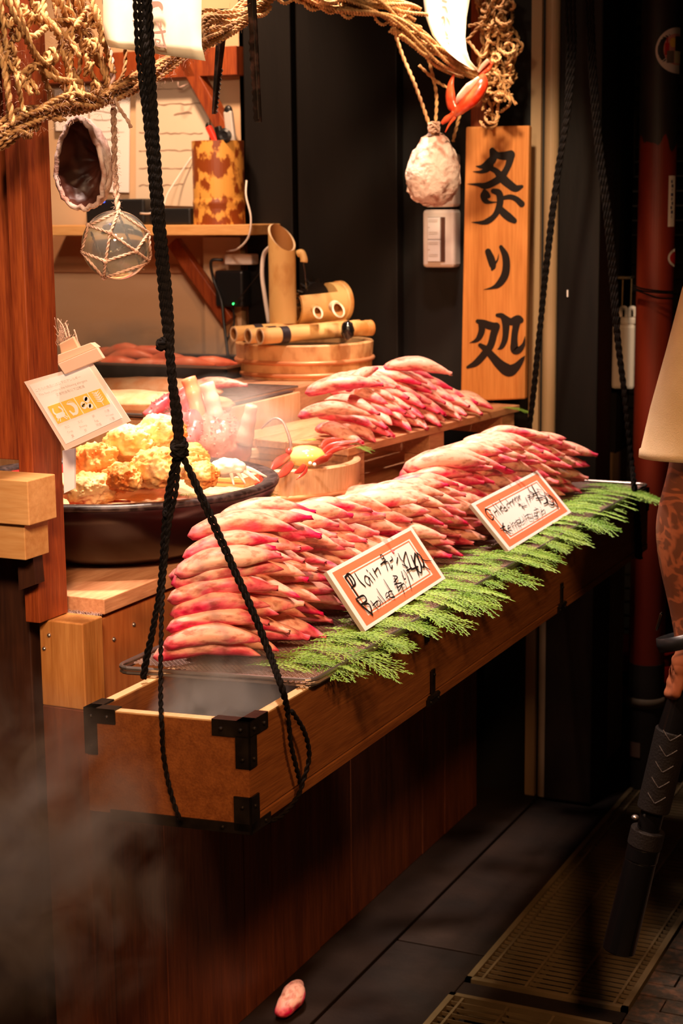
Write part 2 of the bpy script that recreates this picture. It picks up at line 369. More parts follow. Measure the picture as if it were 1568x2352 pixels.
# ================================================================== THE SETTING
fl = thing('floor', None, None, (-1.9, 3, 0)); structure(fl)
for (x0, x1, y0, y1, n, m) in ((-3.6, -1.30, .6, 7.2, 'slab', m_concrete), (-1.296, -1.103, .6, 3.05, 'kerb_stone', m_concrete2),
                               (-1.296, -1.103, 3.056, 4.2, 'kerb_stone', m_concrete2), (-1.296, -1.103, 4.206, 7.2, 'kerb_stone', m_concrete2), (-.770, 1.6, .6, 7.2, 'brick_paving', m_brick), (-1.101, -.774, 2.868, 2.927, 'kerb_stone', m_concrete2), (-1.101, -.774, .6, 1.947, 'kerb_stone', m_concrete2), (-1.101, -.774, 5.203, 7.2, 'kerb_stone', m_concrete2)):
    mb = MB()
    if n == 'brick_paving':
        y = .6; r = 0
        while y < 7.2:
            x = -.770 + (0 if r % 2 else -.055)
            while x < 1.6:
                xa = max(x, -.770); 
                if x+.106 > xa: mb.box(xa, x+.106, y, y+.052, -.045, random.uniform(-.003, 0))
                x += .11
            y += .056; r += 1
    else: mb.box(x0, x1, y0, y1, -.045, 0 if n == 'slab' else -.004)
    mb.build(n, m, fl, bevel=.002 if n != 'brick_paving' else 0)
# back wall, cream boards
wb = thing('wall_back', None, None, (-2.7, 4.0, 0)); structure(wb)
MB().box(-3.6, -2.11, 4.0, 4.06, 1.34, 2.6).build('upper_panel', m_cream, wb)
MB().box(-3.6, -2.11, 3.995, 4.06, .0, 1.33).build('lower_panel', m_cream, wb)
MB().box(-3.6, -2.11, 3.985, 4.0, 1.325, 1.345).build('joint_strip', m_ply, wb)
MB().box(-3.6, -2.11, 3.99, 4.0, 1.345, 1.43).build('board', m_ply, wb)
MB().box(-2.225, -2.115, 3.955, 3.985, .9, 1.42).build('upright_board', m_cream, wb)
MB().box(-3.6, -2.10, 3.93, 3.985, 1.83, 1.90).build('ceiling_rail', m_post, wb)
# black panelled wall
wk = thing('wall_black', None, None, (-1.9, 3.97, 0)); structure(wk)
for a, b, m, y in ((565, 672, m_bk, 3.95), (684, 912, m_bk, 3.95)):
    p = at(a, 500, 'y', y); q = at(b, 500, 'y', y); MB().box(p.x, q.x, y, y+.04, 0, 2.6).build('panel', m, wk, bevel=.003)
MB().box(-2.13, -1.28, 4.0, 4.05, 0, 2.6).build('recess_panel', m_bk2, wk)
# back of the aisle: a roller shutter far away
sh = thing('wall_far', None, None, (-.4, 5.6, 0)); structure(sh)
mb = MB(); z = 0
while z < 3:
    mb.hexa([(-2.6, 5.6, z), (1.6, 5.6, z), (1.6, 5.7, z), (-2.6, 5.7, z), (-2.6, 5.62, z+.045), (1.6, 5.62, z+.045), (1.6, 5.7, z+.045), (-2.6, 5.7, z+.045)]); z += .048
mb.build('shutter_slats', m_shutter, sh)
structure(MB().box(-3.7, -3.6, 1.9, 6, 0, 2.6).build('wall_left', m_cream))
structure(MB().box(-3.7, -1.40, 1.9, 4.4, 2.6, 2.68).build('ceiling', m_dark))
# pale pipes and strips between sign and black post
for a, b, m, n in ((1217, 1240, m_pipe, 'trim_1'), (1245, 1277, m_pipe, 'trim_2')):
    p = at(a, 600, 'y', 3.99); q = at(b, 600, 'y', 3.99); mb = MB()
    if n == 'trim_2': mb.lathe([((q.x-p.x)/2, 0), ((q.x-p.x)/2, 2.6)], ((p.x+q.x)/2, 4.0, 0), 20)
    else: mb.box(p.x, q.x, 3.985, 4.03, 0, 2.6)
    structure(mb.build(n, m, smooth=False, bevel=0))
p = at(1278, 700, 'y', 3.97); q = at(1374, 700, 'y', 3.97)
bp = thing('trim_3', None, None, ((p.x+q.x)/2, 4.05, 0)); structure(bp)
MB().box(p.x, q.x, 3.97, 4.10, .70, 2.6).build('black_post', m_bk, bp, bevel=.004)
MB().box(p.x-.02, q.x+.0, 3.97, 4.12, 0, .70).build('post_foot', m_dkpost, bp, bevel=.006)
p = at(1380, 700, 'y', 4.35); q = at(1424, 700, 'y', 4.35)
bp2 = thing('trim_4', None, None, ((p.x+q.x)/2, 4.4, 0)); structure(bp2)
MB().box(p.x, q.x, 4.33, 4.45, .85, 2.6).build('black_post', m_bk, bp2)
MB().box(p.x-.035, q.x-.005, 4.32, 4.47, 0, .85).build('post_foot', m_brownpost, bp2, bevel=.005)

# drain grates
def grate(name, label, x0, x1, y0, y1, pitch, longs, group=None):
    t = thing(name, label, 'drain grate', ((x0+x1)/2, (y0+y1)/2, -.04), group)
    mb = MB()
    for a in ((x0, x0+.012, y0, y1), (x1-.012, x1, y0, y1), (x0, x1, y0, y0+.012), (x0, x1, y1-.012, y1)): mb.box(a[0], a[1], a[2], a[3], -.035, .002)
    mb.build('frame', m_grate, t)
    mb = MB(); y = y0+.02
    while y < y1-.015:
        mb.box(x0+.012, x1-.012, y, y+.0017, -.008, -.001); y += pitch
    mb.build('cross_bar', m_grate, t); t.children[-1]['kind'] = 'stuff'
    for k in range(longs):
        x = x0+.03+(x1-x0-.06)*k/(longs-1)
        MB().box(x-.0025, x+.0025, y0+.012, y1-.012, -.03, 0).build('bearer_bar', m_grate, t)
    MB().box(x0, x1, y0, y1, -.16, -.15).build('pit_bottom', m_bkplas, t)
    for xx in ((x0-.002, x0), (x1, x1+.002)): MB().box(xx[0], xx[1], y0, y1, -.16, -.036).build('pit_side', m_bk2, t)
    return t
grate('drain_grate', 'long steel drain grate running beside the wooden stall front', -1.10, -.775, 2.93, 5.2, .020, 4)
grate('drain_grate', 'nearer steel drain grate with wide bright bars at the photo bottom', -1.105, -.772, 1.95, 2.865, .024, 4)

# ================================================================== THE STALL
ct = thing('stall_counter', 'red-brown timber stall counter with vertical plank front under the hanging box', 'counter', (-1.7, 3.0, 0))
edges = [2.145, 2.34, 2.62, 2.73, 2.94, 3.10, 3.29, 3.50, 3.64, 3.86]
for i, (a, b) in enumerate(zip(edges, edges[1:])):
    MB().box(-1.44, -1.42+random.uniform(-.002, .001), a+.001, b-.001, .0, .868).build('front_plank', m_dark if i != 6 else m_dark, ct, bevel=.0015)
p0 = at(90, 1445, 'y', 2.085); p1 = at(190, 1445, 'y', 2.085)
MB().box(p0.x, p1.x, 2.085, 2.14, .75, .885).build('corner_post', mat('bare_board', (.40, .15, .03), (.56, .26, .07), rough=.55, kind='wood', scale=24, stretch=(3, 3, .2), bump=.2), ct, bevel=.002)
MB().box(p0.x, p1.x, 2.085, 2.14, .0, .75).build('corner_post', m_dark, ct, bevel=.002)
MB().box(-1.45, -1.416, 2.145, 3.86, .60, .872).build('upper_plank', m_orange, ct, bevel=.002)
mb = MB()
for z, y in ((.832, 2.2), (.842, 2.26), (.835, 3.0), (.84, 3.4)): mb.ball((-1.416, y, z), .004, sub=2)
for x, z in ((p0.x+.018, .862), (p0.x+.008, .84)): mb.ball((x, 2.085, z), .0035, sub=2)
mb.build('screw', m_steel, ct); ct.children[-1]['kind'] = 'stuff'
MB().box(-2.15, -1.43, 2.145, 3.93, .84, .878).build('counter_top', m_dark, ct)
MB().box(-2.9, p0.x, 2.165, 2.19, 0, .838).build('side_panel', m_dark, ct)
mb = MB()
for k in range(420):
    x = random.uniform(-1.475, -1.412); y = random.uniform(2.145, 2.20); a = random.uniform(0, 2*PI); l = random.uniform(.003, .010)
    q = Vector((x, y, .879)); mb.tube([q, q+Vector((math.cos(a)*l*.5, math.sin(a)*l*.5, random.uniform(.001, .006))), q+Vector((math.cos(a)*l, math.sin(a)*l, random.uniform(.0, .005)))], .00025, 3)
tag(mb.build('dust_fluff', m_dust), 'pale fluffy dust lying on the counter at the foot of the left post', 'dust', kind='stuff')

# step board on the counter
a = at(235, 1390, 'z', .905)
tag(MB().box(-1.715, -1.408, 2.165, 3.92, .880, .9045).build('step_board', m_deck, bevel=.0015), 'flat timber board along the counter edge under the black bowl', 'board')

# left post
pm = thing('timber_post', 'red-brown upright timber post carrying the tilted allergy card', 'post', (-1.46, 2.12, .88))
pr = Vector((-1.455, 0, 0)); pl = at(46, 1150, 'y', 2.06)
MB().box(pl.x, pr.x, 2.06, at(157, 1419, 'x', -1.455).y, .886, 2.6).build('post_shaft', m_post, pm, bevel=.0015)
q0 = at(-60, 1150, 'y', 2.08); 
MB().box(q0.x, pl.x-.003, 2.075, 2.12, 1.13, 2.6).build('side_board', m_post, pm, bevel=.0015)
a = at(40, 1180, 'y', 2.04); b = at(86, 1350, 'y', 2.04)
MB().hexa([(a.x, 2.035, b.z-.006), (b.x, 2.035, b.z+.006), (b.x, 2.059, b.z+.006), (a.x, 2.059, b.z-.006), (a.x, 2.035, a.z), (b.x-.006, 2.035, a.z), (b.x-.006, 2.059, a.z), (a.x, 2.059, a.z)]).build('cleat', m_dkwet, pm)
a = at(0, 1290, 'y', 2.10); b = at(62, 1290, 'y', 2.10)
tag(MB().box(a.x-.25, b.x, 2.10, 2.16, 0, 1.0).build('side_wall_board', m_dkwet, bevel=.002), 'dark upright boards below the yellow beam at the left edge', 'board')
a = at(0, 1112, 'y', 1.99); b = at(63, 1105, 'y', 1.99); c = at(68, 1208, 'y', 1.99)
tag(MB().box(a.x-.25, b.x, 1.99, 2.06, c.z, b.z).build('timber_beam', m_light, bevel=.0015), 'yellow timber beam end beside the left post, upper of two', 'beam')
b2 = at(56, 1215, 'y', 2.0); c2 = at(56, 1287, 'y', 2.0)
tag(MB().box(a.x-.25, b2.x, 2.0, 2.06, c2.z, c.z-.0005).build('timber_block', m_light, bevel=.0015), 'smaller yellow timber block right below the beam end, lower of two', 'block')

# pallet shelf (upper deck)
pt = thing('pallet_shelf', 'low slatted timber pallet shelf holding the upper pile of crab sticks', 'shelf', (-1.55, 3.45, .905))
def quad(f0, f1, b1, b0, z0, z1, n, m, bevel=.0015):
    return MB().hexa([(*f0, z0), (*f1, z0), (*b1, z0), (*b0, z0), (*f0, z1), (*f1, z1), (*b1, z1), (*b0, z1)]).build(n, m, pt, bevel=bevel)
fl0 = Vector((-1.402, 3.063)); fr0 = Vector((-1.323, 3.888)); bk = Vector((-.40, .10)).normalized()
for k in range(4):
    u0 = .084*k; u1 = u0+.079
    a = fl0+bk*u0*1; b = fr0+bk*u0; c = fr0+bk*u1; d = fl0+bk*u1
    quad(a, b, c, d, 1.004, 1.02, 'deck_slat', m_deck)
dr = (fr0-fl0).normalized()
for s in (.0, .36, .735):
    a = fl0+dr*(s+.005)+bk*.006; b = a+dr*.07; c = b+bk*.32; d = a+bk*.32
    quad(a, b, c, d, .958, 1.0035, 'bearer', m_deck)
    for u in (0, .25):
        a2 = a+bk*u; b2_ = a2+dr*.07; c2_ = b2_+bk*.07; d2 = a2+bk*.07
        quad(a2, b2_, c2_, d2, .9055, .9575, 'block', m_deck)

# grill box and its top
gb = thing('grill_box', 'pale wooden box with a wire grill top behind the bowl and tub', 'grill', (-2.1, 3.25, .88))
MB().box(-2.50, -1.722, 2.93, 3.50, .879, 1.078).build('box_body', m_tub, gb, bevel=.002)
MB().box(-2.15, -1.735, 3.502, 3.93, .879, 1.086).build('rear_platform', m_deck, gb, bevel=.002)
mb = MB(); y = 2.9
while y < 3.49:
    mb.tube([(-2.5, y, 1.0905), (-1.73, y, 1.0905)], .0011, 4); y += .0095
for x in (-2.4, -2.15, -1.95, -1.8): mb.tube([(x, 2.9, 1.088), (x, 3.49, 1.088)], .0016, 5)
mb.build('wire_mesh', m_wire, gb); gb.children[-1]['kind'] = 'stuff'
MB().tube([(-2.5, 2.9, 1.09), (-1.725, 2.9, 1.09), (-1.725, 3.49, 1.09), (-2.5, 3.49, 1.09)], .0032, 8, closed=True).build('rim_wire', m_steel, gb)
mb = MB().box(-2.5, -1.73, 2.94, 3.48, 1.079, 1.082)
mb.build('charred_plate', mat('charred_plate', (.07, .035, .028), (.14, .08, .065), rough=.6, scale=20), gb)

# hanging wooden box
bx = thing('hanging_box', 'long open wooden box slung on black ropes under the crab stick tray', 'box', (-1.1, 2.8, .71))
NL, NR, FR, FL = (-1.213, 1.812), (-.985, 1.838), (-.978, 3.792), (-1.213, 3.792)
def wall4(a, b, c, d, z0, z1, n, m, par=None, bevel=.001):
    return MB().hexa([(*a, z0), (*b, z0), (*c, z0), (*d, z0), (*a, z1), (*b, z1), (*c, z1), (*d, z1)]).build(n, m, par or bx, bevel=bevel)
t = .014
wall4((NR[0]-t, NR[1]+t), NR, FR, (FR[0]-t, FR[1]-t), .724, .8494, 'front_board', m_box)
wall4((NR[0]-t, NR[1]+.001), (NR[0]+.0012, NR[1]+.001), (FR[0]+.0012, FR[1]), (FR[0]-t, FR[1]), .708, .7225, 'bottom_rail', m_box)
wall4(NL, (NL[0]+t, NL[1]+t), (FL[0]+t, FL[1]-t), FL, .71, .8494, 'rear_board', m_box)
wall4(NL, NR, (NR[0]-t, NR[1]+t), (NL[0]+t, NL[1]+t), .71, .8494, 'end_board', m_box)
wall4((FL[0]+t, FL[1]-t), (FR[0]-t, FR[1]-t), FR, FL, .71, .8494, 'end_board', m_box)
wall4((NL[0]+t, NL[1]+t), (NR[0]-t, NR[1]+t), (FR[0]-t, FR[1]-t), (FL[0]+t, FL[1]-t), .71, .722, 'floor_board', m_box)
mb = MB()
for q in (((NR[0]-t, NR[1]+t), NR, FR, (FR[0]-t, FR[1]-t)), (NL, (NL[0]+t, NL[1]+t), (FL[0]+t, FL[1]-t), FL), (NL, NR, (NR[0]-t, NR[1]+t), (NL[0]+t, NL[1]+t))):
    mb.hexa([(*p, .8495) for p in q]+[(*p, .8515) for p in q])
mb.build('top_edge', m_boxtop, bx)
def bracket(cx, cy, ax, ay, z0, z1, L, w, n='corner_bracket', top=True):
    "metal corner strap: ax, ay = unit directions along the two faces away from the corner"
    mb = MB(); e = .0022; c = Vector((cx, cy)); A = Vector(ax); B = Vector(ay)
    o = -(A+B)*e
    def slab(p, q, r_, s, za, zb): mb.hexa([(*p, za), (*q, za), (*r_, za), (*s, za), (*p, zb), (*q, zb), (*r_, zb), (*s, zb)])
    for D, E_ in ((A, B), (B, A)):
        p = c+o; q = c+o+D*L; slab(p, q, q+E_*e*1.01, p+E_*e*1.01, z1-w, z1)
        q = c+o+D*w; slab(p, q, q+E_*e*.99, p+E_*e*.99, z0, z1-w*.9)
        if top: p = c+o; q = p+D*L; slab(p, q, q+E_*.018, p+E_*.018, z1, z1+e)
    for D, E_ in ((A, B), (B, A)):
        for l, z in ((L*.75, z1-w/2), (w/2, z0+.012), (w*.6, z1-w*.5)):
            q = c+o+D*l-E_*.0005; mb.ball((q.x, q.y, z), .003, sub=2)
    return mb.build(n, m_bkmetal, bx)
ex = (Vector(NL)-Vector(NR)).normalized(); ey = (Vector(FR)-Vector(NR)).normalized()
bracket(*NR, ex, ey, .79, .8515, .052, .020); bracket(*NL, -ex, ey, .79, .8515, .045, .018)
bracket(*FR, (-1, 0), -ey, .80, .8515, .045, .018)
# lower brackets
mb = MB(); c = Vector(NR)
for D, E_ in ((ex, ey), (ey, ex)):
    o = -(ex+ey)*.0025; p = c+o
    for L, za, zb in ((.024, .706, .752), (.20 if D is ex else .055, .702, .716)):
        q = p+D*L; r_ = q+E_*.0025; s_ = p+E_*.0025
        mb.hexa([(*p, za), (*q, za), (*r_, za), (*s_, za), (*p, zb), (*q, zb), (*r_, zb), (*s_, zb)])
    mb.ball((*(p+D*.012), .738), .003, sub=2); mb.ball((*(p+D*.04), .709), .003, sub=2)
mb.build('corner_bracket', m_bkmetal, bx)
for px, py in ((978, 1432), (1275, 1240)):
    q = at(px, py, 'x', -.981); x = -.981+.001; mb = MB()
    mb.box(x, x+.003, q.y-.006, q.y+.006, .815, .850); mb.box(x-.012, x+.003, q.y-.016, q.y+.014, .8515, .8545); mb.tube([(x+.002, q.y-.012, .851), (x+.002, q.y+.012, .851)], .004, 8); mb.ball((x+.003, q.y, .824), .0035, sub=2)
    mb.build('top_hinge', m_bkmetal, bx)
for px, py in ((990, 1560), (1286, 1362)):
    q = at(px, py, 'x', -.981); x = -.979; mb = MB()
    mb.box(x, x+.003, q.y-.006, q.y+.006, .722, .765); mb.box(x, x+.0035, q.y-.024, q.y+.024, .708, .721); mb.tube([(x+.003, q.y-.018, .7215), (x+.003, q.y+.018, .7215)], .0042, 8)
    for dy, z in ((0, .756), (-.016, .714), (.016, .714)): mb.ball((x+.0035, q.y+dy, z), .003, sub=2)
    mb.build('bottom_hinge', m_bkmetal, bx)

# mesh tray on the box
ty0, ty1, tx0, tx1 = 1.985, 3.775, -1.262, -.975
tr = thing('mesh_tray', 'long steel tray with diamond mesh lying on the hanging box under the big pile', 'tray', (-1.11, 2.88, .852))
R_ = .018; mb = MB(); rim = []
for cx, cy, a0 in ((tx1-R_, ty0+R_+.02, -90), (tx1-R_, ty1-R_, 0), (tx0+R_, ty1-R_, 90), (tx0+R_, ty0+R_-.02, 180)):
    for k in range(5): a = math.radians(a0+k*22.5); rim.append((cx+R_*math.cos(a), cy+R_*math.sin(a), .8635))
mb.tube(rim, .0032, 8, closed=True); mb.tube([(x, y, .857) for x, y, z in rim], .0026, 6, closed=True)
mb.build('rim', m_steel, tr)
mb = MB(); W_ = tx1-tx0-.012; 
for k in range(int((ty1-ty0+W_)/.0085)):
    for s in (1, -1):
        y = ty0-W_+.02+k*.0085 if s > 0 else ty0+.01+k*.0085
        a = Vector((tx0+.006, y, .8615)); b = Vector((tx1-.006, y+s*W_, .8615))
        d = (b-a)
        for e_, lo in ((a, 1), (b, 0)): pass
        t0 = 0; t1 = 1
        ylo, yhi = ty0+.012, ty1-.012
        if d.y > 0: t0 = max(0, (ylo-a.y)/d.y); t1 = min(1, (yhi-a.y)/d.y)
        else: t0 = max(0, (yhi-a.y)/d.y); t1 = min(1, (ylo-a.y)/d.y)
        if t1-t0 < .02: continue
        mb.bar(a+d*t0, a+d*t1, .0016, .0012)
mb.build('diamond_mesh', m_wire, tr); tr.children[-1]['kind'] = 'stuff'

# ------------------------------------------------------------------ cypress fronds
def frond_mesh(seed):
    rd = random.Random(seed); mb = MB(); L = .135
    def blade(a, b, w):
        a = Vector(a); b = Vector(b); d = (b-a).normalized(); sd = Vector((-d.y, d.x, 0)); m_ = a.lerp(b, .55)
        up = Vector((0, 0, w*.35))
        v = [a-sd*w*.3, m_-sd*w*.5, b, m_+sd*w*.5, a+sd*w*.3]
        c1 = mb.bm.verts.new(m_+up); vv = [mb.bm.verts.new(q) for q in v]
        for i in range(5): mb.bm.faces.new((vv[i], vv[(i+1) % 5], c1))
    def drp(q): return Vector((q[0], q[1], -.28*max(0, q[0]-.045)**1.5*3.0 + q[2]))
    def branch(p, ang, l, lev):
        n = max(2, int(l/.0062)); q = Vector(p); a = ang
        for i in range(n):
            s = l/n; q2 = q+Vector((math.cos(a)*s, math.sin(a)*s, rd.uniform(-.0004, .0005)))
            blade(drp(q), drp(q2+ (q2-q)*.25), .0020 if lev else .0026)
            if lev < 2 and i > 0:
                for sd in ((1, -1) if lev == 0 else ((1,) if i % 2 else (-1,))):
                    t = i/n
                    ll = (.060*math.sin(PI*(.15+.80*t))+.008 if lev == 0 else max(.005, l*.30*(1-t*.6)))*rd.uniform(.8, 1.15)
                    if lev == 0 and (i+ (sd > 0)) % 2: continue
                    branch(q, a+sd*math.radians(rd.uniform(28, 42)), ll, lev+1)
            a += rd.uniform(-.06, .06); q = q2
    branch((0, 0, 0), 0, L, 0)
    me = bpy.data.meshes.new('cypress_frond'); mb.bm.to_mesh(me); mb.bm.free(); me.materials.append(m_leaf); return me
FROND = [frond_mesh(s) for s in range(5)]
def frond(x, y, z, ang, sc, label, group, tilt=0, k=None, roll=0):
    o = bpy.data.objects.new('cypress_frond', FROND[k if k is not None else random.randrange(5)]); COL.objects.link(o)
    o.location = (x, y, z); o.rotation_euler = Euler((roll, tilt, ang)); o.scale = (sc, sc, sc)
    return tag(o, label, 'leaf sprig', group)
y = 2.03; i = 0
while y < 3.68:
    zone = ('on the near tray edge, left of the Plain Broiled card' if y < 2.35 else 'under the Plain Broiled price card' if y < 2.68 else
            'on the tray edge between the two price cards' if y < 2.98 else 'below the Grilled cheese price card' if y < 3.36 else 'at the far right end of the tray')
    for r in range(2):
        frond(-1.080+random.uniform(-.03, .02)+r*.030, y+r*.018+random.uniform(-.01, .01), .868+.0022*r+random.uniform(0, .003), math.radians(random.uniform(-12, 50)), random.uniform(.74, 1.05),
              'green cypress sprig '+zone, 'cypress sprigs '+zone)
    y += .047; i += 1
for (x, yy, a, lab) in ((-1.45, 3.10, .1, 'yellow-green cypress sprig on the near corner of the pallet shelf'), (-1.50, 3.13, 2.8, 'cypress sprig on the shelf edge behind the steaming tub'), (-1.345, 3.80, .2, 'small cypress sprig at the far end of the upper pile')):
    frond(x, yy, 1.0225, a, .55, lab, None, roll=.0)

# ------------------------------------------------------------------ crab sticks
def stick_mesh(seed, L=.150):
    rd = random.Random(seed); mb = MB(); n = 14; m = 22; W0 = rd.uniform(.0180, .0215); H0 = rd.uniform(.0142, .0168); bow = rd.uniform(.009, .019); side = rd.uniform(-.006, .006)
    ph = rd.uniform(0, 9); cut = rd.random() < .6; rings = []
    for i in range(m+1):
        t = i/m
        r = (math.sin(PI*min(t*1.02+.0, 1)**.80))**.44 if 0 < t < 1 else .02
        r = max(r, .06); 
        if t > .62: r *= 1-.30*(t-.62)/.38*(1 if not cut else .75)
        if cut and t > .93: r = max(r, .26)
        x = (t-.5)*L; zc = bow*math.sin(PI*t)+H0*.9; yc = side*math.sin(PI*t)+.002*math.sin(t*9+ph)
        ring = []
        for k in range(n):
            a = 2*PI*k/n; nn = noise.noise(Vector((x*38+seed*3.1, math.cos(a)*1.1, math.sin(a)*1.1)))*.14
            ex_ = .55*(1 if t < .95 else 1)
            dx = rd.uniform(-.004, .004) if (i == m and cut) else 0
            ring.append(mb.bm.verts.new((x+dx, yc+math.cos(a)*W0*r*(1+nn), zc+math.sin(a)*H0*r*(1+nn))))
        rings.append(ring)
    for A, B in zip(rings, rings[1:]):
        for k in range(n): mb.bm.faces.new((A[k], A[(k+1) % n], B[(k+1) % n], B[k]))
    mb.bm.faces.new(rings[0][::-1]); mb.bm.faces.new(rings[-1])
    for f in mb.bm.faces: f.smooth = True
    me = bpy.data.meshes.new('crab_stick'); mb.bm.to_mesh(me); mb.bm.free(); me.materials.append(m_crab); return me
STICK = [stick_mesh(s) for s in range(8)]
NS = [0]
def stick(x, y, z, ang, pitch=0, roll=0, sc=1, label=None, group=None, k=None):
    o = bpy.data.objects.new('crab_stick', STICK[k if k is not None else random.randrange(8)]); COL.objects.link(o); NS[0] += 1
    o.location = (x, y, z); o.rotation_euler = (Matrix.Rotation(ang, 3, 'Z') @ Matrix.Rotation(-pitch, 3, 'Y') @ Matrix.Rotation(roll, 3, 'X')).to_euler(); o.scale = (sc, sc*1.06, sc)
    return tag(o, label, 'crab stick', group)
LAY = ['bottom', 'second', 'third', 'fourth', 'fifth', 'sixth', 'seventh', 'top']
def layer_pos(k): return .8675+.0213*k
NR_ = 27; DY = .0615
for j in range(NR_):
    y0 = 2.005+j*DY
    nl = 8 if j < 5 else (7 if j < 8 else (6 if j < 16 else 7)); 
    if j > 23: nl = 7-(j-23)
    for k in range(nl):
        yy = y0+(DY/2 if k % 2 and j > 0 else 0)+random.uniform(-.005, .005)+(.006*k if j < 3 else 0)
        x = -1.134-.0035*k+random.uniform(-.012, .012)+(-.010 if j > 3 else 0)+(.010 if k in (2, 3) else 0)
        ang = math.radians(28+random.uniform(-15, 15)+(k*1.4)); pitch = math.radians(-3+random.uniform(-7, 7)+k*.6)
        if j == 0: lab = ('crab stick at the near end of the big pile, %s of eight stacked' % (LAY[k] if k not in (0, 7) else ('lowest' if k == 0 else 'highest'))); g = None; x = -1.132-.0025*abs(k-2)+.004*k; ang = math.radians(29+k*1.5); pitch = math.radians(-1+k*1.1)
        else:
            zone = ('big pile left of the Plain Broiled card' if y0 < 2.36 else 'big pile behind the Plain Broiled price card' if y0 < 2.70 else
                    'big pile between the two price cards' if y0 < 3.0 else 'big pile behind the Grilled cheese price card' if y0 < 3.4 else 'far end of the big pile')
            lay = 'lowest rows' if k < 2 else 'middle rows' if k < nl-2 else 'uppermost rows'
            lab = 'pink crab stick, %s, %s' % (lay, zone); g = lab.replace('pink crab stick', 'crab sticks')
        stick(x, yy, layer_pos(k), ang, pitch, random.uniform(-.5, .5), random.uniform(.90, 1.08), lab, g)
# loose ones on top of the ridge
for (px, py, yv, ang, pit, lab) in ((1000, 1075, 3.28, 45, 8, 'long crab stick leaning up out of the ridge behind the Grilled cheese card'),
        (1140, 1040, 3.50, 22, 2, 'crab stick topmost at the far end of the big pile, highest of all'),
        (1270, 1062, 3.62, 20, -3, 'crab stick jutting right at the far end, below the topmost one'),
        (850, 1140, 3.02, 30, 4, 'crab stick on the ridge in front of the steaming tub'),
        (560, 1265, 2.36, 30, 3, 'large crab stick lying on the ridge under the right black rope strand')):
    q = at(px, py, 'y', yv); stick(q.x, q.y, q.z-.02, math.radians(ang), math.radians(pit), 0, 1.08, lab)

# upper pile
zt = 1.0225; base = Vector((-1.425, 3.13)); dirv = Vector((.085, .80)).normalized()
for k in range(5):
    n = 13-k*2
    for j in range(n):
        s = .015+k*.040+j*.0475; q = base+dirv*s
        x = q.x-.035-.010*k+random.uniform(-.006, .006); 
        ang = math.radians(-28+random.uniform(-8, 8)+k*9); 
        if j == n-1: ang += .35
        pit = math.radians(-8+random.uniform(-4, 4)); 
        side = 'left' if j < n*.4 else 'right' if j > n*.7 else 'middle'
        lay = ('lowest row', 'second row', 'third row', 'fourth row', 'topmost row')[k]
        lab = 'crab stick in the %s of the pallet shelf pile, %s part' % (lay, side)
        stick(x, q.y, zt+.0215*k, ang, pit, random.uniform(-.3, .3), random.uniform(.92, 1.02), lab, lab.replace('crab stick', 'crab sticks'))
for (px, py, yv, ang, pit, sc, lab) in ((768, 958, 3.10, 25, 0, 1.0, 'crab stick lying crosswise low at the near left end of the upper pile'),
        (790, 897, 3.12, 22, 6, 1.05, 'crab stick pointing left near the top of the upper pile'),
        (955, 855, 3.42, 20, -5, 1.0, 'crab stick lying highest on the upper pile, below the switch plates'),
        (833, 870, 3.24, 75, 20, .75, 'short crab stick standing up at the upper pile in front of the fountain tub')):
    q = at(px, py, 'y', yv); stick(q.x, q.y, q.z-.012, math.radians(ang), math.radians(pit), 0, sc, lab)
fc = at(668, 2310, 'z', .0); a = at(690, 2268, 'z', 0)
o = stick(fc.x, fc.y, .0, math.atan2(a.y-fc.y, a.x-fc.x), 0, 0, 1.0, 'single crab stick dropped on the dark floor at the photo bottom', None, 2); o.location.z = .001

# ------------------------------------------------------------------ price cards
def price_card(name, label, tl, tr_, br, bl, z0, strokes, zf, sc, dflt):
    BL = at(*bl, 'z', z0); BR = at(*br, 'z', z0); e = (BR-BL).normalized()
    n_ = Vector((-e.y, e.x, 0))  # plane through BL perpendicular to e
    TL = atp(*tl, BL, e); h = (TL-BL); TR = atp(*tr_, BR, e); h = (h+(TR-BR))/2
    t = thing(name, label, 'price card', BL)
    N = e.cross(h).normalized()
    if N.dot(CAM-BL) < 0: N = -N
    P = lambda u, v, d=0: BL+(BR-BL)*u+h*v+N*d
    MB().poly([P(0, 0), P(1, 0), P(1, 1), P(0, 1)], -N*.006).build('backing', mat('card_backing', (.42, .33, .24), rough=.8), t)
    MB().poly([P(0, 0, .0002), P(1, 0, .0002), P(1, 1, .0002), P(0, 1, .0002)], N*.0006).build('card_face', m_card, t)
    def frame(u0, v0, du, dv, d, nm):
        mb = MB(); a = [P(u0, v0, d), P(1-u0, v0, d), P(1-u0, 1-v0, d), P(u0, 1-v0, d)]; b = [P(u0+du, v0+dv, d), P(1-u0-du, v0+dv, d), P(1-u0-du, 1-v0-dv, d), P(u0+du, 1-v0-dv, d)]
        for i in range(4):
            j = (i+1) % 4; mb.bm.faces.new([mb.bm.verts.new(q) for q in (a[i], a[j], b[j], b[i])])
        mb.build(nm, m_cardred, t, fix=False)
    frame(.035, .055, .065, .105, .0011, 'red_border'); frame(.118, .185, .010, .017, .0011, 'thin_red_line')
    ink('handwriting', strokes, zf, sc, (BL, N), m_ink, t, lift=.0014, default=dflt)
    return t
z1 = Z(740, 1190, 5.227)
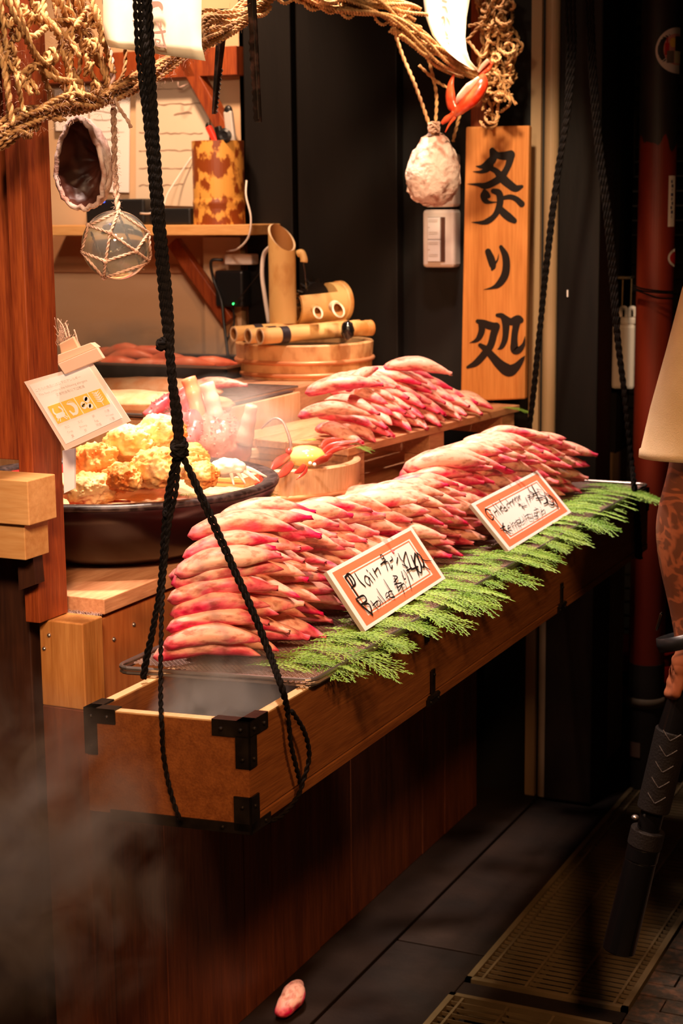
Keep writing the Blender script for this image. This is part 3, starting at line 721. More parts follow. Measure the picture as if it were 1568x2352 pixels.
S1 = [[(270, 725, 40), (330, 810, 38), (420, 945, 36)], [(265, 720, 30), (310, 675, 34), (365, 735, 34), (385, 800, 30), (340, 845, 18)], [(300, 700, 30), (340, 760, 40), (360, 810, 30)],
 [(380, 665, 18), (440, 760, 26), (505, 825, 26)], [(560, 725), (505, 700), (508, 770), (565, 812), (545, 720)], [(545, 715), (595, 780)], [(558, 662), (620, 745)], [(520, 628), (535, 642)],
 [(595, 615), (650, 712)], [(615, 660), (650, 605), (665, 620), (688, 672)], [(700, 490, 14), (685, 455, 14), (710, 450, 14), (728, 480, 14), (705, 500, 14)], [(728, 490), (745, 510), (690, 565)], [(740, 520), (773, 630)],
 [(730, 545), (775, 530), (818, 612), (828, 575)], [(802, 527), (832, 505)], [(815, 470), (832, 492)], [(882, 552), (892, 480)], [(900, 435), (932, 500), (962, 528)],
 [(985, 415), (965, 520), (1000, 600), (1072, 738)], [(950, 565, 20), (1015, 600, 20)], [(1000, 642, 20), (1060, 605, 20)], [(990, 415, 18), (1035, 560, 26), (1060, 620, 26), (1135, 590, 24)], [(1055, 460, 26), (1145, 690, 26)],
 [(1100, 430, 26), (1095, 540, 30), (1140, 640, 30), (1175, 660, 22), (1165, 560, 30), (1110, 440, 24)], [(1120, 425, 26), (1170, 470, 34), (1205, 560, 34), (1190, 600, 24), (1150, 520, 34), (1125, 440, 20)], [(1190, 505, 20), (1230, 520, 16), (1295, 520, 8)], [(1200, 580, 22), (1275, 628, 18)],
 [(392, 985, 34), (470, 1070, 38), (585, 1165, 38)], [(400, 975, 22), (480, 940, 28), (515, 1000, 26), (450, 1045, 18)], [(460, 1045, 20), (540, 1040, 28), (572, 1100, 28), (580, 1165, 20)],
 [(565, 1005), (652, 1105)], [(590, 1060), (640, 1005)], [(650, 1000, 12), (640, 1050, 12), (670, 1070, 12), (682, 1020, 12), (655, 1000, 12)], [(650, 955), (712, 1032)], [(635, 858, 12), (680, 930, 18), (745, 1018, 18)],
 [(750, 970, 12), (790, 930, 12), (760, 905, 12), (745, 950, 12), (795, 995, 12)], [(820, 885, 16), (780, 900, 18), (800, 960, 20), (850, 955, 20)], [(720, 748, 14), (790, 860, 20), (852, 960, 20)], [(888, 925, 10), (893, 930, 10)],
 [(832, 705), (885, 715), (845, 780)], [(850, 725), (895, 868)], [(850, 805), (930, 788)], [(880, 850, 14), (960, 800, 14), (1000, 858, 14)], [(930, 800, 14), (968, 920, 14)], [(955, 790, 12), (900, 885, 12)],
 [(932, 655), (965, 745), (980, 735)], [(960, 640), (1005, 710), (1048, 850)]]
price_card('price_card', 'red-bordered card handwritten Plain Broiled leaning on the crab sticks, nearer of two', (748, 1320), (944, 1203), (1022, 1329), (838, 1450), .872, S1, z1, 5.227, 18)
z2 = Z(1070, 1070, 6.272)
S2 = [[(340, 645, 22), (275, 630, 26), (290, 710, 26), (370, 785, 24), (385, 725, 16), (330, 700, 14)], [(385, 650), (435, 745)], [(400, 680), (432, 650)], [(430, 650), (462, 712)], [(420, 625), (424, 630)], [(370, 560), (490, 702)], [(410, 548), (522, 692)],
 [(480, 630, 11), (510, 600, 11), (490, 585, 11), (482, 640, 11), (530, 655, 11)], [(560, 600), (530, 620), (550, 655), (585, 640)], [(468, 492, 18), (520, 570), (595, 640, 12)], [(600, 545, 11), (575, 565, 11), (592, 605, 11), (615, 600, 11)], [(560, 490), (650, 592)], [(612, 545), (645, 520), (685, 572)],
 [(650, 520, 10), (672, 495, 10), (660, 485, 10), (655, 520, 10), (690, 540, 10)], [(685, 500, 10), (705, 470, 10), (690, 465, 10), (690, 505, 10), (722, 520, 10)], [(735, 455, 12), (710, 460, 12), (740, 490, 12), (735, 510, 12)], [(745, 470, 10), (765, 440, 10), (748, 435, 10), (748, 480, 10), (780, 490, 10)],
 [(735, 550, 16), (780, 570, 16), (800, 600, 20), (830, 635, 16)], [(770, 560, 16), (745, 580, 10)], [(790, 600, 16), (865, 578, 10)], [(790, 545, 9), (800, 565, 9)], [(815, 540, 9), (850, 585, 9)], [(840, 470, 9), (895, 575, 9)], [(845, 460, 9), (875, 520, 9)], [(870, 440), (910, 430)], [(880, 470), (930, 450)], [(895, 430), (910, 520)], [(900, 475, 10), (912, 482, 10)], [(930, 430, 10), (960, 465, 10)], [(930, 480, 10), (960, 430, 10)], [(890, 395, 7), (898, 410, 7)], [(905, 385, 7), (912, 400, 7)],
 [(868, 300, 10), (900, 370, 24), (965, 410, 24)], [(930, 290, 28), (990, 400, 30), (1060, 535, 26)], [(940, 425, 18), (1015, 395, 18)], [(990, 480, 22), (1085, 470, 22)], [(1000, 345, 12), (1075, 362, 8)], [(1010, 350, 14), (1060, 430, 20), (1140, 465, 24), (1155, 530, 26), (1105, 562, 20)],
 [(1110, 395, 14), (1150, 520, 24), (1200, 575, 26), (1245, 560, 22), (1210, 450, 22), (1110, 395, 14)], [(1170, 440, 24), (1240, 470, 28), (1290, 550, 30), (1312, 612, 16)], [(1180, 520, 20), (1260, 560, 22), (1308, 612, 18)],
 [(475, 920, 14), (540, 885, 24)], [(515, 838, 20), (515, 930, 26), (565, 950, 34), (618, 985, 26)], [(580, 925, 14), (622, 895, 14), (590, 872, 14), (595, 935, 14), (650, 952, 14)], [(612, 830), (682, 920)], [(640, 860), (665, 832), (720, 912)], [(680, 850), (705, 820), (742, 890)],
 [(695, 795), (785, 912)], [(705, 805), (750, 790), (770, 830), (740, 850)], [(745, 760), (785, 830), (815, 800)], [(785, 740), (842, 822)], [(805, 715), (862, 805)], [(830, 745), (870, 712)], [(915, 715), (870, 720), (885, 775), (930, 770)], [(925, 700), (945, 760), (940, 775)],
 [(958, 660), (1015, 635)], [(975, 622), (1025, 645)], [(960, 708, 20), (990, 745, 14), (1012, 782, 8)], [(960, 690), (1000, 700)], [(955, 745), (1010, 730)], [(1010, 690), (1000, 730), (1045, 782)], [(1030, 665), (1080, 742)], [(1060, 640), (1068, 700)], [(1068, 680), (1105, 650), (1122, 700)], [(1045, 612), (1052, 618)]]
price_card('price_card', 'red-bordered card handwritten Grilled cheese Tempura, the farther of two', (1079, 1158), (1234, 1081), (1311, 1177), (1168, 1266), .872, S2, z2, 6.272, 13)

# ------------------------------------------------------------------ black bowl with tempura
bc = at(268, 1103, 'z', 1.03); BX, BY = bc.x, bc.y; BR_ = .283
bw = thing('lacquer_bowl', 'wide black lacquer bowl with red inside, filled with tempura', 'bowl', (BX, BY, .905))
prof = [(0, .906), (.13, .906), (.145, .908), (.20, .930), (.245, .965), (.270, 1.0), (.283, 1.026)]
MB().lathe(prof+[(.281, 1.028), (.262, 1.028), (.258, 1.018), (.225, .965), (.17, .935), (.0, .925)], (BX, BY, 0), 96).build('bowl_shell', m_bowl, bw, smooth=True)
MB().lathe([(.256, 1.026), (.250, 1.004), (.224, .968), (.168, .938), (0, .930)], (BX, BY, 0), 96, cap=False).build('red_lining', m_bowlin, bw, smooth=True, fix=False)
mb = MB(); mb.lathe([(.283, 1.024), (.2845, 1.030), (.281, 1.034), (.262, 1.0335), (.256, 1.029), (.257, 1.022)], (BX, BY, 0), 96, close=True); mb.build('rim', m_rim, bw, smooth=True)
pz = 1.018
board = MB(); pts = []
for k in range(40):
    a = 2*PI*k/40; r = .243; pts.append((BX+r*math.cos(a), BY+r*math.sin(a)*1.0, pz-.012))
tag(board.poly(pts, (0, 0, .006)).build('serving_board', m_tub), 'pale round serving board set inside the black bowl', 'board')
def lump(seed, L, r, wig=1.0):
    rd = random.Random(seed); mb = MB()
    def fn(d):
        p = d*1.0+Vector((seed*7.3, 0, 0))
        p.x *= 2.2; return 1+.20*noise.noise(p*1.2)+.14*noise.noise(p*3)+.09*noise.noise(p*7)+.05*noise.noise(p*15)
    mb.ball((0, 0, 0), 1, (L/2, r, r*.9), sub=5, fn=fn)
    # ragged crumbs of batter
    for k in range(40):
        a = rd.uniform(0, 2*PI); u = rd.uniform(-.9, .9); h = rd.uniform(-.6, 1)
        c = Vector((u*L/2, math.cos(a)*r*math.sqrt(1-u*u)*.98, abs(math.sin(a))*r*.84*math.sqrt(1-u*u)))
        mb.ball(c, rd.uniform(.001, .003), (rd.uniform(.6, 2), rd.uniform(.6, 1.6), rd.uniform(.6, 1.2)), sub=1)
    for f in mb.bm.faces: f.smooth = True
    me = bpy.data.meshes.new('tempura'); mb.bm.to_mesh(me); mb.bm.free(); me.materials.append(m_tempura); return me
TEMP = [(205, 1125, 2.30, .085, .030, 35, 0, 'small piece of tempura lowest at the left in the bowl beside the post'),
 (278, 1098, 2.33, .125, .027, -38, 6, 'tempura piece with rounded near end, second from the left post'),
 (360, 1075, 2.36, .185, .036, -38, 10, 'large tempura piece in front, directly left of the black knot'),
 (215, 1060, 2.42, .12, .034, -30, 18, 'orange-brown tempura piece below the allergy card corner'),
 (290, 1020, 2.48, .16, .036, -36, 14, 'tempura piece in the middle layer behind the foremost ones'),
 (365, 1000, 2.52, .18, .038, -38, 14, 'topmost tempura piece, its peak beside the lower corner of the allergy card'),
 (425, 1060, 2.45, .12, .034, -30, 4, 'tempura piece behind the black knot'),
 (300, 1060, 2.55, .20, .045, -30, 0, 'tempura piece buried in the middle of the heap'),
 (462, 1090, 2.42, .075, .026, -35, 0, 'small tempura piece at the right end of the heap, by the white shellfish')]
for i, (px, py, yv, L, r, a, pit, lab) in enumerate(TEMP):
    q = at(px, py, 'y', yv); o = bpy.data.objects.new('tempura', lump(i+1, L, r)); COL.objects.link(o); o.location = q
    o.rotation_euler = (Matrix.Rotation(math.radians(a), 3, 'Z') @ Matrix.Rotation(math.radians(-pit), 3, 'Y')).to_euler(); tag(o, lab, 'tempura')
for (px, py, a, sc, lab) in ((440, 1150, .35, .7, 'cypress sprig on the bowl board in front of the black ropes'), (395, 1135, .25, .6, 'cypress sprig on the bowl board under the black knot'), (500, 1110, .3, .75, 'cypress sprig under the white shellfish in the bowl'), (300, 1152, .1, .6, 'cypress sprig at the front left of the bowl board'), (470, 1125, .5, .8, 'cypress sprig in the bowl right of the tempura')):
    q = at(px, py, 'z', 1.016); frond(q.x, q.y, 1.0145, a, sc, lab, None)
mb = MB()
a = at(158, 1150, 'z', 1.022); b = at(300, 1152, 'z', 1.022)
tag(mb.tube([a, b], .0022, 6).build('skewer', m_redclaw), 'thin red skewer lying at the front left bowl edge', 'skewer')
# small crate and white shellfish
q = at(592, 1112, 'z', 1.015); cr = thing('small_crate', 'little pale wooden crate under the white shellfish in the bowl', 'crate', q)
mb = MB(); mb.box(q.x-.075, q.x-.012, q.y-.03, q.y+.03, 1.0125, 1.030); mb.build('crate_body', m_tub, cr, bevel=.001)
mb = MB(); mb.box(q.x-.078, q.x-.010, q.y-.034, q.y-.031, 1.013, 1.018); mb.box(q.x-.078, q.x-.010, q.y-.034, q.y-.031, 1.022, 1.027); mb.build('slat', m_light, cr)
q = at(522, 1078, 'y', 2.46); ws = thing('shellfish', 'white pale-fingered shellfish lying right of the tempura in the bowl', 'shellfish', q)
mb = MB(); mb.ball(q+Vector((0, 0, .003)), .026, (1.2, .9, .62), sub=4, fn=lambda d: 1+.16*noise.noise(d*2.2)+.07*noise.noise(d*6)); mb.build('body', m_whiteshell, ws, smooth=True)
for k, (dx, dy, dz, l) in enumerate(((.052, .016, -.020, 1), (.050, .004, -.016, 1), (.040, -.012, -.020, 1), (.026, -.026, -.022, 1), (-.012, -.035, -.019, 1), (-.040, -.022, -.012, 1), (-.044, -.004, -.012, 1), (.058, .030, -.014, 1))):
    e = q+Vector((dx, dy, dz)); m_ = q.lerp(e, .5)+Vector((0, 0, .008)); P = catmull([q, m_, e], 6)
    MB().tube(P, [.007*(1-.8*i/(len(P)-1)) for i in range(len(P))], 8).build('finger', m_whiteshell, ws, smooth=True)
# clear film wrapped over the bowl front
mb = MB(); g = []
for i in range(26):
    row = []
    for j in range(6):
        a = math.radians(-70+i*3.2); r = .18+.013*j; row.append(mb.bm.verts.new((BX+r*math.cos(a), BY+r*math.sin(a), 1.0215+.004*noise.noise(Vector((i*.7, j*.9, 0)))+.001*j)))
    g.append(row)
for i in range(25):
    for j in range(5): mb.bm.faces.new((g[i][j], g[i+1][j], g[i+1][j+1], g[i][j+1]))
o = mb.build('plastic_film', mat('film_wrap', (1, .97, .93), rough=.12, alpha=.22, spec=.9), smooth=True, fix=False); s_ = o.modifiers.new('thick', 'SOLIDIFY'); s_.thickness = .0006
tag(o, 'clear crinkled plastic film over the front of the bowl board', 'film')

# ------------------------------------------------------------------ tubs
def tub(name, label, c, R, z0, z1, m, hoops, wall=.016, fill=None):
    t = thing(name, label, 'tub', (c[0], c[1], z0)); zf = z0+.012
    MB().lathe([(0, z0), (R*.965, z0), (R, z1-.003), (R-.003, z1), (R-wall+.002, z1), (R-wall, z1-.003), (R*.965-wall, zf), (0, zf)], (c[0], c[1], 0), 96).build('staves', m, t, bevel=0)
    for h in hoops:
        r = R*(.965+.035*(h-z0)/(z1-z0))+.0015; P = [(c[0]+r*math.cos(k*PI/48), c[1]+r*math.sin(k*PI/48), h) for k in range(96)]
        MB().tube(P, .0052, 8, closed=True).build('hoop', m_hoop, t, smooth=True)
    return t
c2 = at(640, 1052, 'z', 1.0); TR_ = .165
tb = tub('wooden_tub', 'round wooden tub with two copper hoops holding the lobster, beside the black bowl', c2, TR_, .905, 1.0, m_tub, (.945, .917))
MB().lathe([(0, .99), (TR_-.017, .99), (TR_-.017, .9905)], (c2.x, c2.y, 0), 64).build('water', m_water, tb)
c1 = at(700, 858, 'z', 1.088); R1 = 158*depth(c1)/F; zt1 = 1.088+.083
tf = tub('fountain_tub', 'shallow worn wooden tub under the bamboo fountain', c1, R1, 1.0865, zt1, m_tubold, (1.128, 1.098), wall=.017)
MB().lathe([(0, zt1-.018), (R1-.019, zt1-.018), (R1-.019, zt1-.0175)], (c1.x, c1.y, 0), 64).build('water', m_bkplas, tf)

# ------------------------------------------------------------------ bamboo fountain
fo = thing('bamboo_fountain', 'bamboo fountain with cut spout, water wheel and log base', 'fountain', (c1.x, c1.y, zt1))
def bpipe(a, b, r, name, par=fo, wall=.004, m=m_bamboo, cutb=0, n=32, endring=True):
    "hollow bamboo pipe open at a; optional slanted cut"
    a = Vector(a); b = Vector(b); d = (b-a); L = d.length; d.normalize(); M = d.to_track_quat('Z', 'Y').to_matrix()
    o = MB().lathe([(r, 0), (r, L*.94), (r*1.04, L*.95), (r*1.03, L), (0, L), (0, .03), (r-wall, .03), (r-wall, 0)], a, n, M, close=True)
    o = o.build(name, m, par, smooth=False)
    MB().lathe([(r+.0002, -.0006), (r-wall-.0002, -.0006)], a, n, M).build('cut_end', m_bamcut, o) if False else None
    return o
yA = c1.y-.205
def log(px, py, r, dz=0, yoff=0, L=.315):
    a = at(px, py, 'y', yA+yoff); b = Vector((a.x+L*math.cos(1.0), a.y+L*math.sin(1.0), a.z+.006))
    o = bpipe(a, b, r, 'log'); d = (b-a).normalized(); M = d.to_track_quat('Z', 'Y').to_matrix()
    p = MB().lathe([(r-.0001, .0), (r-.0001, -.0012), (r-.0045, -.0012), (r-.0045, 0)], a, 32, M, close=True).build('cut_rim', m_bamcut, o)
    MB().lathe([(0, .012), (r-.0042, .012), (r-.0042, .0)], a, 24, M, cap=False).build('hollow', m_baminside, o, fix=False)
    for t in (.052,):
        q = a+d*t; MB().lathe([(r+.0015, 0), (r+.0015, .022), (r-.0005, .022), (r-.0005, 0)], q, 32, M, close=True).build('lashing', m_lash, o)
    return o
log(537, 767, .0185, yoff=.02); log(570, 772, .0185, yoff=.0); L3 = log(597, 773, .0190, yoff=-.01)
# upright
ua = at(650, 742, 'y', c1.y-.05); ut = at(650, 545, 'y', c1.y-.05); r = 31*depth(ua)/F; H = ut.z-ua.z
mb = MB(); n = 40; outer = []; inner = []
for k in range(n):
    a = 2*PI*k/n; dx, dy = math.cos(a), math.sin(a); top = H+ .032*(-dx*.9+dy*.45)+.0
    outer.append([mb.bm.verts.new((ua.x+dx*r*(1.03 if j == 0 else 1), ua.y+dy*r, ua.z+z)) for j, z in enumerate((0, H*.5, top))])
    inner.append([mb.bm.verts.new((ua.x+dx*(r-.005), ua.y+dy*(r-.005), ua.z+z)) for z in (top, top-.10)])
for k in range(n):
    A = outer[k]; B = outer[(k+1) % n]; C_ = inner[k]; D = inner[(k+1) % n]
    mb.bm.faces.new((A[0], B[0], B[1], A[1])); mb.bm.faces.new((A[1], B[1], B[2], A[2])); f = mb.bm.faces.new((A[2], B[2], D[0], C_[0])); f.material_index = 1
    f = mb.bm.faces.new((C_[0], D[0], D[1], C_[1])); f.material_index = 2
mb.bm.faces.new([c[1] for c in inner]).material_index = 2; mb.bm.faces.new([o_[0] for o_ in outer])
mb.build('upright_spout', [m_bamboo, m_bamcut, m_baminside], fo)
# barrel: half open cylinder running right
ba = at(668, 704, 'y', c1.y-.045); rb = 46*depth(ba)/F; bb = at(782, 692, 'y', c1.y+.09); d = (bb-ba); LB = d.length; d.normalize(); M = d.to_track_quat('Z', 'Y').to_matrix()
upv = Vector((0, 0, 1)); sd = d.cross(upv).normalized(); upv = sd.cross(d)
mb = MB(); rows = []; N_ = 36
for k in range(N_+1):
    a = math.radians(-215+250*k/N_)
    rows.append([[mb.bm.verts.new(ba+d*t+(sd*math.cos(a)+upv*math.sin(a))*rr) for rr in (rb, rb-.006)] for t in (0, LB*.78)])
for k in range(N_):
    A, B = rows[k], rows[k+1]
    mb.bm.faces.new((A[0][0], B[0][0], B[1][0], A[1][0])); mb.bm.faces.new((A[0][1], A[1][1], B[1][1], B[0][1]))
for R_ in (rows[0], rows[-1]): mb.bm.faces.new((R_[0][0], R_[1][0], R_[1][1], R_[0][1]))
mb.build('barrel', m_bamboo, fo, smooth=False)
MB().lathe([(0, LB*.76), (rb, LB*.76), (rb, LB*.93), (rb*1.045, LB*.95), (rb*1.045, LB*1.02), (rb*.8, LB*1.03), (0, LB*1.03)], ba, 48, M).build('barrel_end', m_bamboo, fo)
w = ba+d*LB*.46+Vector((0, 0, .016)); Mw = sd.to_track_quat('Z', 'Y').to_matrix(); rw = rb*.78
mb = MB(); mb.lathe([(rw*.15, -.012), (rw, -.012), (rw, .012), (rw*.15, .012)], w, 40, Mw)
wh = mb.build('water_wheel', m_bkplas, fo)
mb = MB()
for k in range(16):
    a = 2*PI*k/16; v = Mw @ Vector((math.cos(a), math.sin(a), 0)); mb.bar(w+v*rw*.9-sd*.011, w+v*rw*1.12-sd*.0, .004, .02, sd)
    q = w+v*rw*.55-sd*.0101; mb.ball(q, .0035, sub=1)
mb.build('paddle', m_bkmetal, wh); fo.children[-1]
def spoutlet(px, py, ex_, ey_, r, name, m):
    a = at(px, py, 'y', c1.y-.085); e = at(ex_, ey_, 'y', c1.y-.125); dd = (e-a); Ls = dd.length; dd.normalize(); Ms = dd.to_track_quat('Z', 'Y').to_matrix(); mb = MB(); n = 24; O = []; I = []
    for k in range(n):
        an = 2*PI*k/n; v = Ms @ Vector((math.cos(an), math.sin(an), 0)); s_ = Ls*.75*(1-.5*max(-1, v.z)); 
        O.append((mb.bm.verts.new(a+v*r), mb.bm.verts.new(a+v*r+dd*s_))); I.append((mb.bm.verts.new(a+v*(r-.004)+dd*s_), mb.bm.verts.new(a+v*(r-.004)+dd*.004)))
    for k in range(n):
        j = (k+1) % n; mb.bm.faces.new((O[k][0], O[j][0], O[j][1], O[k][1])); f = mb.bm.faces.new((O[k][1], O[j][1], I[j][0], I[k][0])); f.material_index = 1; f = mb.bm.faces.new((I[k][0], I[j][0], I[j][1], I[k][1])); f.material_index = 2
    mb.bm.faces.new([i_[1] for i_ in I]).material_index = 2
    return mb.build(name, [m, m_bamcut, m_baminside], fo)
spoutlet(768, 704, 780, 714, .0150, 'side_spout', m_bamcut); spoutlet(724, 710, 732, 720, .0120, 'side_spout', m_bamboo)
q = at(684, 583, 'y', c1.y-.055); MB().tube(catmull([q, q+Vector((.010, 0, .002)), q+Vector((.017, -.002, -.012)), q+Vector((.017, -.003, -.020))]), [.010]*13+[.007]*0 if False else .009, 12).build('small_spout', m_bamboo, fo, smooth=True)
a = at(695, 600, 'y', c1.y-.06); b = at(705, 668, 'y', c1.y-.04); MB().tube(catmull([a, a.lerp(b, .4)+Vector((.001, 0, 0)), b]), .0018, 8).build('water_stream', m_water, fo, smooth=True)
a = at(622, 565, 'y', c1.y-.02); MB().tube(catmull([a, at(606, 585, 'y', c1.y-.0), at(602, 630, 'y', c1.y), at(608, 680, 'y', c1.y), at(618, 745, 'y', c1.y)], 8), .0055, 12).build('hose', m_white, fo, smooth=True)
q = at(798, 755, 'y', c1.y-.12); mb = MB(); mb.ball(q+Vector((0, 0, -.004)), .020, (.8, .8, 1.15), sub=3, fn=lambda d: 1+.15*noise.noise(d*3)); mb.build('wet_moss', mat('wet_black', (.006, .006, .006), rough=.08, coat=1, bump=.4, bscale=150), fo, smooth=True)

# ------------------------------------------------------------------ lobster in the tub
q = at(702, 1048, 'y', 2.92); lb = thing('lobster', 'red lobster with a yellow shell and a dark curled feeler in the tub', 'lobster', (q.x, q.y, .99))
Mt = Matrix.Rotation(math.radians(12), 3, 'Z')
MB().ball(q, .030, (1.30, .9, .72), Mt, 4, lambda d: 1+.012*math.sin(d.x*26)*(1 if d.x > .35 or d.z < .1 else .1)).build('yellow_shell', m_yellowshell, lb, smooth=True)
def shard(pts, w, n='claw', m=m_redclaw, flat=.35):
    P = catmull([at(x, y, 'y', v) for x, y, v in pts], 6); k = len(P)
    MB().tube(P, [max(.0008, w*math.sin(PI*min(1, .12+.88*i/(k-1)))**.7) for i in range(k)], 10, flat=flat).build(n, m, lb, smooth=True)
shard([(665, 1045, 2.9), (640, 1062, 2.85), (622, 1080, 2.82)], .010); shard([(672, 1062, 2.86), (655, 1082, 2.83), (636, 1098, 2.80)], .009); shard([(700, 1066, 2.85), (690, 1080, 2.82), (674, 1087, 2.80)], .006)
shard([(737, 1042, 2.95), (765, 1022, 2.98), (830, 1012, 3.0)], .007); shard([(740, 1050, 2.95), (775, 1030, 2.98), (820, 1022, 3.0)], .006); shard([(738, 1028, 2.98), (752, 1012, 3.0), (790, 1008, 3.02)], .006); shard([(720, 1066, 2.9), (750, 1052, 2.9), (765, 1046, 2.92)], .010); shard([(706, 1070, 2.84), (700, 1085, 2.81), (680, 1102, 2.79)], .003)
for x, y in ((712, 1064), (722, 1067)): MB().ball(at(x, y, 'y', 2.83), .0035, sub=3).build('eye', m_whiteshell, lb, smooth=True)
P = catmull([at(x, y, 'y', v) for x, y, v in ((600, 985, 2.9), (613, 972, 2.9), (630, 961, 2.9), (648, 968, 2.9), (660, 992, 2.9), (667, 1018, 2.9), (668, 1035, 2.9))], 8)
mb = MB().tube(P, [.0012+.0022*i/len(P)+(.0006 if i % 2 else 0) for i in range(len(P))], 8); mb.build('curled_feeler', m_wire, lb, smooth=True)
MB().ball(at(664, 1037, 'y', 2.9), .0075, sub=3).build('feeler_knuckle', m_redclaw, lb, smooth=True)

# ------------------------------------------------------------------ king crab behind the bowl
yk = 2.86
kc = thing('king_crab', 'spiny red king crab with upright cut legs between the bowl and the grill box', 'crab', at(480, 1060, 'y', yk))
def leg(pts, r0, r1, m, n, spines=0, cap=None, seed=1):
    rd = random.Random(seed); P = catmull([at(x, y, 'y', v) for x, y, v in pts], 7); k = len(P)
    rr = [r0+(r1-r0)*i/(k-1) for i in range(k)]; rr = [x*(1+.06*math.sin(i*1.3)) for i, x in enumerate(rr)]
    mb = MB().tube(P, rr, 14)
    for _ in range(spines):
        i = rd.randrange(1, k-1); a = rd.uniform(0, 2*PI); t = (P[i+1]-P[i-1]).normalized(); e1 = t.orthogonal().normalized(); e2 = t.cross(e1); dd = e1*math.cos(a)+e2*math.sin(a)
        mb.ball(P[i]+dd*rr[i], .0022, sub=1); mb.tube([P[i]+dd*rr[i]*.9, P[i]+dd*(rr[i]+.004)], [.0018, .0003], 5)
    o = mb.build(n, m, kc, smooth=True)
    if cap: MB().ball(P[0], r0*.93, (1, 1, .8), sub=3).build('cut_flesh', cap, o, smooth=True)
    return o
m_fl = mat('cut_crab_flesh', (.90, .62, .34), rough=.5)
leg([(345, 978, 2.75), (380, 1000, 2.74), (412, 1030, 2.74)], .022, .018, m_spiny, 'leg', 60, m_fl, 1)
leg([(340, 962, 2.85), (365, 935, 2.87), (395, 915, 2.9)], .016, .014, m_spiny, 'leg', 40, None, 2)
leg([(452, 968, 2.76), (420, 975, 2.76), (385, 970, 2.78)], .024, .020, m_spiny, 'leg', 60, None, 3)
leg([(450, 975, 2.76), (442, 1000, 2.74), (430, 1020, 2.73)], .014, .016, m_spiny, 'leg', 30, None, 4)
leg([(432, 868, 2.85), (446, 910, 2.85), (462, 970, 2.85)], .0145, .017, m_orangeleg, 'upright_leg', 0, None, 5)
leg([(474, 880, 2.85), (488, 925, 2.85), (498, 975, 2.85)], .0140, .017, m_palepink, 'upright_leg', 0, None, 6)
leg([(578, 930, 2.84), (570, 970, 2.84), (560, 1020, 2.84)], .011, .017, m_palepink, 'upright_leg', 0, None, 7)
leg([(410, 905, 2.9), (425, 925, 2.9), (438, 955, 2.9)], .030, .022, m_spiny, 'leg', 30, None, 8)
rd = random.Random(4); cB = at(500, 1010, 'y', yk)
mb = MB().ball(cB+Vector((0, 0, -.01)), .066, (1.05, .8, 1.05), None, 5, lambda d: (1+.10*noise.noise(d*2.5)+.03*noise.noise(d*8))*(1-.12*d.x*0-.25*max(0, d.z)*abs(d.x)))
for k in range(170):
    v = Vector((rd.gauss(0, 1), -abs(rd.gauss(0, 1)), rd.gauss(0, 1))).normalized(); mb.ball(cB+Vector((v.x*.068, v.y*.052, v.z*.068-.01)), rd.uniform(.0012, .0032), sub=1)
mb.build('glossy_body', m_pinkshell, kc, smooth=True)

# ------------------------------------------------------------------ things on the grill and the tray behind
for i, (px, py, L, r, a, lab) in enumerate(((300, 925, .34, .060, 8, 'long pale grilled fish cake on the wire grill left of the black rope'), (345, 893, .34, .050, 10, 'grilled fish cake lying behind the long one on the grill'), (425, 930, .20, .035, 16, 'grilled fish cake end with red edge on the grill by the spiny legs'))):
    q = at(px, py, 'z', 1.105); mb = MB().ball((0, 0, 0), 1, (L/2, r, .026), Matrix.Rotation(math.radians(a), 3, 'Z'), 4, lambda d: 1+.10*noise.noise(d*3+Vector((i*5, 0, 0))))
    mb.xf(Matrix.Translation(q)); tag(mb.build('fish_cake', m_cake, smooth=True), lab, 'fish cake')
q = at(494, 893, 'z', 1.107); o = stick(q.x, q.y, 1.094, math.radians(18), math.radians(6), 0, .95, 'crab stick lying alone on the wire grill beside the fountain tub', None, 3)
qa = at(380, 853, 'y', 3.62); tz = qa.z-.03
bt = thing('metal_tray', 'dark metal tray of red crab sticks at the back by the cream wall', 'tray', (qa.x, 3.75, tz))
X0, X1, Y0, Y1 = at(215, 838, 'y', 3.6).x, at(520, 838, 'y', 3.6).x, 3.6, 3.9
mb = MB(); w = .004
for b_ in ((X0, X1, Y0, Y1, tz, tz+w), (X0, X1, Y0, Y0+w, tz, tz+.045), (X0, X1, Y1-w, Y1, tz, tz+.045), (X0, X0+w, Y0, Y1, tz, tz+.045), (X1-w, X1, Y0, Y1, tz, tz+.045)): mb.box(*b_)
mb.build('tray_body', m_bkmetal, bt)
MB().tube([(X0, Y0, tz+.046), (X1, Y0, tz+.046), (X1, Y1, tz+.046), (X0, Y1, tz+.046)], .0035, 8, closed=True).build('rim', m_steel, bt)
tag(MB().box(-3.1, -2.165, 3.52, 3.93, .0, tz-.001).build('back_counter', m_dark), 'dark back counter carrying the metal tray', 'counter')
STICK2 = []
for me in STICK[:4]:
    m2 = me.copy(); m2.name = 'crab_stick'; m2.materials.clear(); m2.materials.append(m_red2); STICK2.append(m2)
for i, (px, dy, dz) in enumerate(((265, 0, 0), (300, .05, .012), (345, .0, .0), (385, .05, .010), (425, .0, .004), (290, .1, .02), (340, .1, .022), (480, .08, 0), (250, .12, .01))):
    q = at(px, 830, 'y', 3.66+dy); o = bpy.data.objects.new('crab_stick', STICK2[i % 4]); COL.objects.link(o); o.location = (q.x, 3.66+dy, tz+.018+dz); o.rotation_euler = (0, -.1, random.uniform(-.2, .4))
    tag(o, 'blurred orange-red crab stick in the back metal tray', 'crab stick', 'crab sticks in the back metal tray')

